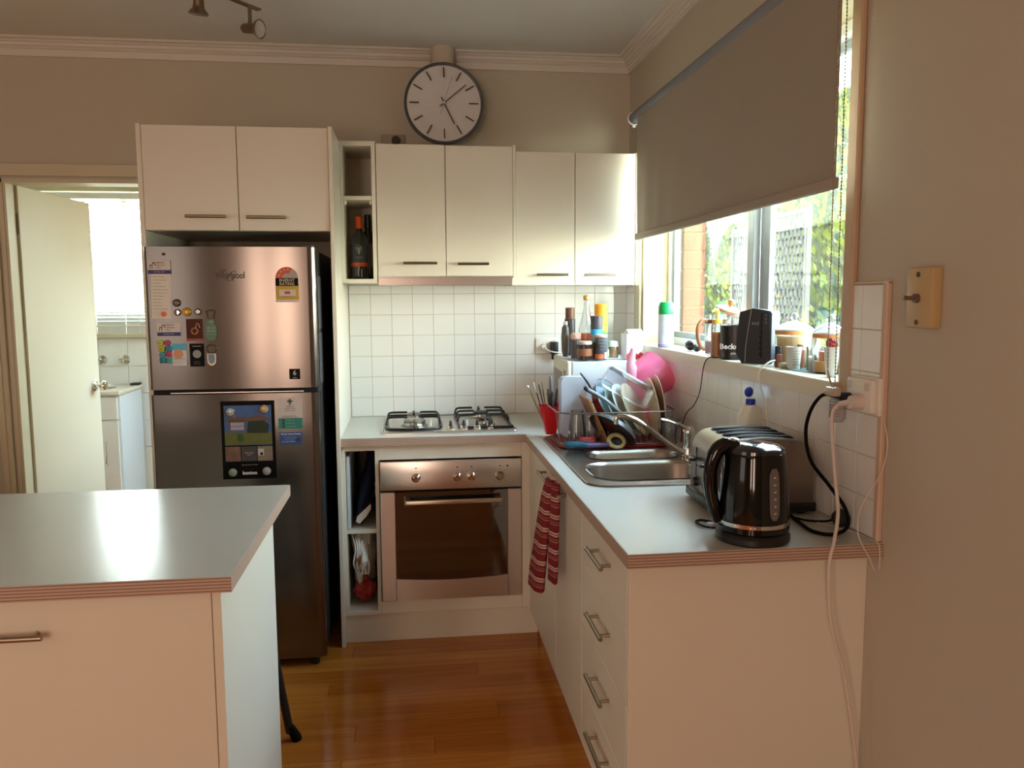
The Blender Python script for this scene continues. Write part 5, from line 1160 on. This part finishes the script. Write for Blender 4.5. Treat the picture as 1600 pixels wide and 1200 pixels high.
# tea towel tag / draining cloth
# ================================================================== CLEANER BOTTLE
t_ = T('cleaner_bottle', 'white cleaning cream bottle with blue flip cap behind the toaster', 'bottle', (-.045, -1.63, .9), math.radians(20))
rs = []
for hx, hy, z, r in ((.038, .022, 0, .015), (.042, .025, .01, .018), (.042, .025, .19, .018), (.040, .024, .215, .018), (.026, .018, .238, .014), (.014, .014, .244, .012)):
    rs.append([Vector((p[0], p[1], z)) for p in rrect(-hx, hx, -hy, hy, r, 6)])
G().rings(rs).obj('body', WHITE, t_, sm=50)
BLU = mat('blue_cap', '0d2fa0', .35)
G().lathe(C(.015, .244, .262), (0, 0, 0), 20).ball((-.008, 0, .284), .0165, 16, sy=.6).obj('cap', BLU, t_)
text('lettering', 'Home', .016, (.004, -.0255, .172), FRONT, mat('navy_text', '1f2440', .5), t_, bold=.0006); lines(t_, -.02, .024, .158, 3, .008, mat('navy_text', '1f2440', .5), .001, -.0252, .2)

# ================================================================== TOASTER
ts = T('toaster', 'brushed steel four-slot toaster behind the kettle', 'toaster', (-.166, -1.912, .9), math.radians(-3))
hx, hy = .134, .118
pr = [(-hx, .024), (-hx, .140)]
for k in range(1, 8): a = math.radians(90*k/7); pr.append((-hx+.055*(1-math.cos(a)), .140+.062*math.sin(a)))
pr += [(-.04, .206), (0, .208), (.04, .206)]
for k in range(0, 8): a = math.radians(90-90*k/7); pr.append((hx-.055*(1-math.cos(a)), .140+.062*math.sin(a)))
pr += [(hx, .024)]
TS = mat('toaster_steel', '8f867e', .30, 1.0, bump=.03, bscale=60, stretch=(20, 1, 1))
G().prism(pr, -hy+.006, hy-.006, 'y').obj('shell', TS, ts, sm=30)
G().prism([(p[0]*.985, p[1]*.985+.001) for p in pr], -hy, -hy+.006, 'y').obj('end_cheek', mat('toaster_cheek', '857a70', .34, .9), ts, sm=30)
G().prism([(p[0]*.985, p[1]*.985+.001) for p in pr], hy-.006, hy, 'y').obj('end_cheek', mat('toaster_cheek', '857a70', .34, .9), ts, sm=30)
G().box(-hx-.012, hx+.006, -hy-.004, hy+.004, .008, .034, .005, 2).obj('base', BLACK, ts)
g = G()
for y in (-.072, -.026, .026, .072):
    P_ = [(-.100, .19), (-.08, .2075), (0, .2092), (.08, .2075), (.100, .195), (.100, .17), (-.1, .17)]
    g.prism(P_, y-.0105, y+.0105, 'y')
g.obj('slots', DKVOID, ts)
for y in (.058, -.040):
    G().box(-hx-.0012, -hx+.001, y-.0015, y+.0015, .05, .155).obj('lever_slit', DKVOID, ts)
    G().box(-hx-.026, -hx-.002, y-.018, y+.018, .118, .128, .004, 2).obj('lever', mat('lever_black', '1b1a1a', .25), ts)
    G().lathe([(0, 0), (.014, 0), (.012, .012), (0, .013)], (-hx, y-.005, .058), 18, Matrix.Rotation(-PI/2, 4, 'Y')).obj('browning_knob', BLACK, ts)
g = G()
for x in (-.11, .11):
    for y in (-.09, .09): g.cyl((x, y, 0), (x, y, .010), .012, seg=10)
g.obj('foot', BLACKR, ts)

# ================================================================== KETTLE
kt = T('electric_kettle', 'glossy black cordless kettle with chrome band at the near end of the worktop', 'kettle', (-.288, -2.215, .9)); kt.scale = (1.05, 1.05, 1.04)
G().lathe([(0, 0), (.080, 0), (.083, .004), (.083, .016), (.076, .024), (0, .024)], (0, 0, 0), 40).obj('power_base', BLACK, kt)
G().lathe([(.074, .024), (.081, .028), (.0815, .040), (.080, .0405), (.0795, .050), (.0800, .0505), (.0785, .10), (.075, .15), (.0705, .195), (.068, .205), (.060, .210), (0, .212)], (0, 0, 0), 48).obj('jug', BLACKG, kt)
G().lathe([(.0805, .040), (.0812, .041), (.0808, .0495), (.0800, .050)], (0, 0, 0), 48).obj('chrome_band', CHROME, kt)
G().lathe([(.067, .205), (.066, .213), (.055, .221), (.03, .226), (0, .227)], (0, 0, 0), 40).obj('lid', mat('lid_black', '15171b', .12, coat=.5), kt)
G().prism([(.020, -.024), (.078, -.012), (.081, 0), (.078, .012), (.020, .024)], .190, .209, M=Matrix.Rotation(math.radians(40), 4, 'Z')).obj('spout', BLACKG, kt)
hd_ = Vector((-.96, .05, 0)).normalized()
def hp(r, z): return hd_*r + Vector((0, 0, z))
G().tube([hp(.040, .216), hp(.070, .219), hp(.090, .203), hp(.101, .165), hp(.100, .115), hp(.091, .075), hp(.078, .045)], [.016, .019, .018, .0155, .015, .015, .012], 14, sub=5, flat=1.0).obj('handle', BLACKG, kt)
G().ball(hp(.052, .232), .012, 14, sx=1.4, sz=.5).obj('lid_button', CHROME, kt)
G().box(-.010, .010, -.012, .012, .026, .032, .002, M=Matrix.Translation(hp(.095, 0.006))).obj('on_switch', mat('switch_grey', '8f9294', .3, .4), kt)
ga = math.radians(-78)
g = G(); ro = []
wn_ = []
for k in range(13):
    z = .062+.116*k/12; w = .0128*math.sqrt(max(.02, 1-(abs(k-6)/6.2)**6)); rj = .0797-(.0095*((z-.05)/.15)**1.5)
    wn_.append([(ga-w/rj, rj+.0012, z), (ga, rj+.0022, z), (ga+w/rj, rj+.0012, z)])
P = [(r*math.cos(a), r*math.sin(a), z) for q in wn_ for a, r, z in q]
g.add(P, [[i*3+j, i*3+j+1, (i+1)*3+j+1, (i+1)*3+j] for i in range(12) for j in range(2)]); gw = g.obj('water_gauge', mat('gauge_grey', '6b6664', .25), kt, sm=80, recalc=False)
g = G()
for k in range(6):
    z = .078+.016*k; rj = .0797-(.0095*((z-.05)/.15)**1.5)+.0024; g.box(-.0028, .0028, -.0004, .0004, z-.002, z+.002, M=Matrix.Rotation(ga+PI/2, 4, 'Z') @ Matrix.Translation((0, -rj, 0)))
g.obj('gauge_marks', mat('gauge_marks', 'b5b0ab', .5), gw)
# ---------- cords
def cord(name, label, pts, r, m_, sub=6): return tag(G().tube(pts, r, 8, sub=sub).obj(name, m_), label, 'cord')
cord('black_flex', 'thick black cord looping from the right outlet down behind the toaster', [(-.074, -2.165, 1.240), (-.085, -2.14, 1.232), (-.090, -2.10, 1.19), (-.088, -2.075, 1.13), (-.080, -2.09, 1.06), (-.066, -2.16, 1.01), (-.050, -2.21, .965), (-.055, -2.235, .925), (-.09, -2.235, .9065), (-.125, -2.20, .9055), (-.12, -2.12, .9055), (-.11, -2.045, .905)], .0046, BLACKR)
cord('black_flex', 'black flex on the worktop between toaster and round plug', [(-.12, -2.05, .904), (-.09, -2.10, .904), (-.05, -2.12, .9055), (-.035, -2.135, .915)], .003, BLACKR)
cord('black_flex', 'black flex looping out on the left behind the kettle', [(-.325, -2.10, .904), (-.355, -2.06, .904), (-.378, -2.075, .905), (-.372, -2.12, .905), (-.34, -2.14, .905)], .003, BLACKR)
t_ = T('round_plug', 'round black plug resting on the worktop against the tiles', 'plug', (-.034, -2.165, .925))
G().lathe([(0, -.012), (.018, -.012), (.022, -.006), (.022, .008), (.015, .013), (0, .013)], (0, 0, 0), 22, Matrix.Rotation(math.radians(60), 4, 'X')).obj('body', BLACK, t_)
cord('extension_lead', 'white power cord hanging from the outlet over the bench end to the floor', [(-.075, -2.212, 1.222), (-.088, -2.205, 1.20), (-.090, -2.21, 1.15), (-.090, -2.23, 1.05), (-.098, -2.265, .97), (-.128, -2.305, .91), (-.140, -2.314, .88), (-.143, -2.315, .832), (-.136, -2.315, .74), (-.116, -2.312, .66), (-.094, -2.31, .596), (-.066, -2.31, .45), (-.048, -2.31, .33), (-.03, -2.31, .15), (-.03, -2.33, .006)], .0042, mat('white_flex', 'd8c9bc', .5))
cord('thin_white_cable', 'thin white cable wandering down the tile edge strip', [(-.02, -2.300, 1.21), (-.024, -2.335, 1.15), (-.028, -2.325, 1.08), (-.045, -2.30, 1.02), (-.068, -2.305, .975), (-.072, -2.31, .93), (-.060, -2.312, .90), (-.045, -2.314, .874), (-.03, -2.315, .84)], .0014, mat('white_flex', 'd8c9bc', .5))
cord('thin_white_cable', 'thin white cable lying on the worktop from the round plug to the edge', [(-.09, -2.07, .9015), (-.05, -2.15, .9015), (-.02, -2.22, .9015), (-.018, -2.28, .9025), (-.014, -2.304, .895), (-.012, -2.306, .84)], .0014, mat('white_flex', 'd8c9bc', .5))
cord('thin_black_cable', 'thin black cable running from the sill down the tiles to the worktop', [(.03, -1.26, 1.2645), (-.02, -1.28, 1.2655), (-.038, -1.24, 1.262), (-.040, -1.20, 1.225), (-.03, -1.14, 1.13), (-.03, -1.08, 1.07), (-.025, -.99, 1.03), (-.03, -.955, .98), (-.03, -.94, .902)], .0018, BLACKR)
cord('white_usb_cable', 'white cable drooping from the modem down the tiles', [(.055, -1.60, 1.272), (.02, -1.66, 1.285), (-.02, -1.68, 1.275), (-.041, -1.675, 1.24), (-.035, -1.70, 1.17), (-.03, -1.72, 1.10), (-.03, -1.72, .95), (-.03, -1.70, .903)], .0022, WHITE)

# ================================================================== THINGS ON THE SILL
SZ = 1.2625
t_ = jar_like('air_freshener_can', 'white aerosol can with bright green cap at the far end of the sill', 'spray can', (.008, -.605, SZ), [('body', C(.034, 0, .145, .004), mat('aerosol_white', 'c9d2de', .3)), ('cap', [(.0335, .143), (.0345, .146), (.0335, .178), (.026, .196), (.022, .192), (0, .190)], mat('green_cap2', '0c9a52', .35)), ('lilac_base', C(.0348, .002, .016), mat('lilac', '9f94c8', .4))])
t_.rotation_euler = (0, 0, math.radians(-18))
lines(t_, -.014, .012, .130, 9, .009, mat('faint_blue', '8d9ab0', .5), .0011, -.0346, .5)
t_ = T('headset', 'small black webcam clip lying on the sill between can and coffee press', 'gadget', (.03, -.86, SZ))
G().blob((0, 0, .022), (.020, .036, .020), 2, .15, 3).obj('body', BLACK, t_, sm=60); G().blob((.01, -.05, .012), (.014, .026, .012), 5, .1, 3).obj('clip', BLACK, t_, sm=60)
t_ = T('cable_puck', 'small black cable tie lump behind the aerosol can on the sill', 'gadget', (.055, -.48, SZ)); G().blob((0, 0, .012), (.02, .02, .012), 7, .15, 2).obj('body', BLACK, t_, sm=60)
# coffee press
cpz = T('french_press', 'glass coffee press with wooden handle and lid on the sill', 'coffee press', (.055, -1.085, SZ))
G().lathe([(0, .004), (.044, .004), (.046, .012), (.046, .150)], (0, 0, 0), 36).obj('glass', GLASS, cpz)
G().lathe([(.0475, .118), (.0485, .119), (.0485, .131), (.0475, .132)], (0, 0, 0), 36).obj('collar', mat('brown_collar', '5b4438', .35), cpz)
wd = mat('press_wood', 'b17a50', .4)
G().tube([(-.044, -.010, .128), (-.066, -.018, .130), (-.084, -.024, .108), (-.086, -.025, .070), (-.074, -.020, .034), (-.055, -.012, .020)], [.006, .007, .0075, .0075, .007, .006], 12, sub=5).obj('handle', wd, cpz)
Ml = Matrix.Translation((.030, -.030, .165)) @ Matrix.Rotation(math.radians(14), 4, 'Y') @ Matrix.Rotation(math.radians(14), 4, 'X')
G().lathe([(0, -.008), (.040, -.008), (.049, -.004), (.050, .006), (.030, .016), (0, .018)], (0, 0, 0), 32, Ml).lathe([(.007, .016), (.008, .024), (.014, .032), (.013, .042), (0, .046)], (0, 0, 0), 20, Ml).obj('lid', mat('press_lid', 'c7926b', .3), cpz)
G().lathe([(0, .008), (.040, .008), (.040, .05), (0, .05)], (0, 0, 0), 24).obj('strainer', clear('strainer', 'd9a9b0', .35, .6), cpz)
t_ = T('soap_dispenser', 'hand soap bottle with yellow pump and amber soap in front of the press', 'dispenser', (-.005, -1.235, SZ))
G().lathe([(0, 0), (.020, 0), (.0215, .003), (.0215, .115), (.014, .124), (.012, .126)], (0, 0, 0), 24).obj('bottle', GLASS, t_)
G().lathe([(0, .002), (.0195, .002), (.0195, .092), (0, .092)], (0, 0, 0), 22).obj('soap', mat('amber_soap', 'c88a4e', .25), t_)
G().lathe(C(.0185, .122, .138, .002), (0, 0, 0), 20).cyl((0, 0, .136), (0, 0, .168), .005, seg=10).tube([(0, 0, .168), (-.012, -.006, .172), (-.026, -.012, .164)], [.009, .006, .004], 8).obj('pump', mat('yellow_pump', 'd9ab3a', .35), t_)
mg = T('black_mug', 'large black cup with white lettering beside the modem', 'cup', (.030, -1.315, SZ), math.radians(-26))
G().lathe([(0, 0), (.046, 0), (.049, .004), (.052, .118), (.050, .118), (.047, .006), (0, .005)], (0, 0, 0), 36).obj('body', mat('mug_black', '1a1514', .35), mg)
text('lettering', 'Beckett', .026, (-.008, -.0522, .046), (PI/2, 0, 0), mat('mug_text', 'cfc8c2', .5), mg, bold=.0006); text('lettering', 'punch', .014, (.006, -.0518, .024), (PI/2, 0, 0), mat('mug_text', 'cfc8c2', .5), mg, shear=.2)
# modem
md_ = T('modem_router', 'angular black internet modem standing on the sill', 'modem', (.036, -1.500, SZ), math.radians(-48))
bm_v = [(-.060, -.020, .0), (-.080, -.024, .030), (-.066, -.020, .178), (-.020, -.030, .190), (.045, -.026, .182), (.045, -.028, .012), (.020, -.032, -.0)]
FP = [(-.046, 0), (-.068, .034), (-.056, .168), (-.010, .180), (.045, .172), (.050, .008), (.028, .0)]
FPb = [(-.040, 0), (-.058, .034), (-.050, .165), (-.008, .178), (.046, .170), (.050, .008), (.028, .0)]
rs = [[Vector((p[0], -.030, p[1])) for p in FP], [Vector((p[0], .036, p[1])) for p in FPb]]
G().rings(rs).obj('body', mat('modem_black', '1f2022', .35, bump=.06, bscale=200), md_, sm=20)
G().prism([(.0455, .012), (.0535, .016), (.0535, .165), (.0475, .172)], -.028, .034, 'y').obj('side_face', mat('modem_side', '3a4856', .3), md_)
G().tube([(-.034, -.0308, .004), (-.032, -.0308, .060), (-.024, -.0308, .120), (-.016, -.0308, .176)], .0010, 6, sub=3).obj('silver_line', mat('silver_line', '8d8a84', .3, .6), md_)
g = G().box(.018, .022, -.0312, -.0298, .02, .165)
for k in range(6): g.box(.014, .024, -.0316, -.0300, .028+k*.018, .036+k*.018)
g.obj('indicator_strip', BLACKG, md_)
text('lettering', 'iionJ', .018, (-.001, -.0310, .132), FRONT, mat('silver_line', '8d8a84', .3, .6), md_, sx=.8)
g = G()
for k in range(3): g.tube([(.034+.0025*math.cos(a), -.0306, .158-k*.012+.0035*math.sin(a)) for a in [j*PI/4 for j in range(8)]], .0005, 5, closed=True)
g.obj('logo_rings', mat('silver_line', '8d8a84', .3, .6), md_)
# glass canisters
def canister(label, x, y, fill, fc, R=.056, h=.112, f2=None):
    t_ = T('glass_canister', label, 'canister', (x, y, SZ))
    G().lathe([(0, .003), (R-.004, .003), (R, .010), (R, h)], (0, 0, 0), 40).obj('glass', GLASS, t_)
    G().lathe([(0, .005), (R-.005, .005), (R-.005, fill), (0, fill)], (0, 0, 0), 32).obj('contents', fc, t_)
    if f2: G().lathe([(0, fill), (R*.62, fill), (R*.62, fill+.028), (0, fill+.028)], (0, 0, 0), 32).obj('contents_top', f2, t_)
    G().lathe([(R-.001, h-.012), (R+.001, h-.010), (R+.001, h-.002), (R, h)], (0, 0, 0), 40).obj('band', mat('amber_band', 'cf8a4c', .4), t_)
    ld = G().lathe([(R+.002, h), (R+.004, h+.004), (R*.95, h+.010), (R*.6, h+.022), (.012, h+.028), (.009, h+.032)], (0, 0, 0), 40).obj('lid', clear('canister_lid', 'e3ebf4', .55, .7), t_)
    G().ball((0, 0, h+.042), .013, 16).obj('lid_knob', GLASS, ld)
    return t_
canister('glass canister with domed lid and pale contents right of the modem', .094, -1.625, .095, mat('pasta_cream', 'e2c88e', .7), f2=None)
canister('glass canister with amber layered contents at the near end of the sill', .083, -1.865, .034, mat('honey', 'c08416', .3), R=.046, f2=mat('honey_dark', 'a8540c', .3))
t_ = jar_like('small_bottle', 'small brown bottle with black cap in front of the glass canister', 'bottle', (.028, -1.660, SZ), [('body', C(.012, 0, .042), mat('brown_glass2', '6a4332', .2)), ('cap', C(.0105, .041, .066), BLACK)])
t_ = jar_like('small_bottle', 'second small brown bottle, further right, behind the printed glass', 'bottle', (.070, -1.72, SZ), [('body', C(.013, 0, .060), mat('brown_glass2', '6a4332', .2)), ('cap', C(.011, .060, .074), mat('rosewood_cap', '7b5040', .4))])
t_ = T('candle_glass', 'small printed candle tumbler with script lettering on the sill', 'candle', (.040, -1.735, SZ))
G().lathe([(0, .0), (.018, .0), (.024, .068), (.0225, .068), (.017, .004), (0, .004)], (0, 0, 0), 26).obj('glass', mat('printed_glass', 'b8b4aa', .2), t_)
lines(t_, -.014, .014, .056, 6, .008, mat('grey_script', '7f7a72', .5), .0008, -.0235, .5)
t_ = T('pebble_dish', 'two pale pebbles beside the small brown bottle', 'pebbles', (.022, -1.705, SZ), group=None)
G().blob((0, 0, .010), (.014, .012, .010), 3, .1, 3).obj('pebble', mat('pebble_tan', 'a79f86', .5), t_, sm=60); G().blob((.022, -.012, .011), (.011, .011, .011), 5, .1, 3).obj('pebble', WHITEG, t_, sm=60)
t_ = T('glass_plate', 'flat clear glass tray under the canisters on the sill', 'tray', (.062, -1.76, SZ))
G().lathe([(0, 0), (.05, 0), (.052, .002), (.05, .003), (0, .003)], (0, 0, 0), 30, sx=.9, sy=1.6).obj('body', clear('aqua_glass', 'b8dcdc', .35, .6), t_)
t_ = T('milk_glass', 'short clear tumbler with white wax beside the amber canister', 'candle', (.078, -1.79, SZ))
G().lathe([(0, 0), (.022, 0), (.024, .07), (.023, .07), (.021, .003)], (0, 0, 0), 24).obj('glass', GLASS, t_); G().lathe(C(.020, .003, .042), (0, 0, 0), 22).obj('wax', mat('wax', 'e6dcc4', .5), t_)
t_ = T('white_cup', 'tall white tapered cup at the near end of the sill holding a red rag', 'cup', (.030, -1.975, SZ))
G().lathe([(0, 0), (.010, 0), (.013, .006), (.021, .082), (.0195, .082), (.012, .008), (0, .006)], (0, 0, 0), 24).obj('cup', mat('cup_white', 'd4dadd', .3), t_)
G().blob((0, 0, .090), (.014, .014, .014), 4, .5, 3, 8, True).obj('red_rag', mat('rag_red', '9a3a3a', .8, var=.6, vscale=60), t_, sm=30)

# ================================================================== TEA TOWEL
TW = stripes('towel_stripes', 'Z', .058, [(0, '7c1a1e'), (.26, 'a57f76'), (.31, '7c1a1e'), (.38, '9a4a46'), (.46, '7c1a1e'), (.60, 'cdb3a4'), (.67, '9c5a50'), (.76, 'd2bbab'), (.83, '7c1a1e')], .9)
tw = T('tea_towel', 'red and cream striped tea towel hung from the sink door handle', 'towel', (-.636, -1.372, .312))
def drape(secs, seed, n=28):
    rs = []
    for (cx, cy, z, ax, ay, tw_) in secs:
        r = []
        for k in range(n):
            a = 2*PI*k/n; u = math.cos(a); v = math.sin(a); w_ = 1+.22*math.sin(3*a+seed+z*5)
            px, py = v*ax*w_, u*ay; c_, s_ = math.cos(tw_), math.sin(tw_)
            r.append(Vector((cx+px*c_-py*s_, cy+px*s_+py*c_, z)))
        rs.append(r)
    return rs
z0 = .3
G().rings(drape([(.020, .000, .560, .006, .020, 0), (-.000, .005, .555, .013, .030, 0), (-.010, .008, .50, .015, .042, .1), (-.020, .010, .42, .017, .048, .15), (-.032, .012, .32, .018, .052, .2), (-.042, .014, .24, .018, .056, .25), (-.048, .014, .175, .018, .058, .25), (-.050, .014, .171, .014, .054, .25)], 1)).obj('front_fall', TW, tw, sm=70)
G().rings(drape([(.024, -.050, .560, .006, .025, 0), (.008, -.055, .55, .012, .034, 0), (.006, -.058, .47, .014, .040, 0), (.002, -.060, .38, .015, .042, 0), (.0, -.062, .28, .015, .044, 0), (-.002, -.062, .225, .014, .044, 0), (-.002, -.062, .221, .010, .040, 0)], 4)).obj('back_fall', TW, tw, sm=70)
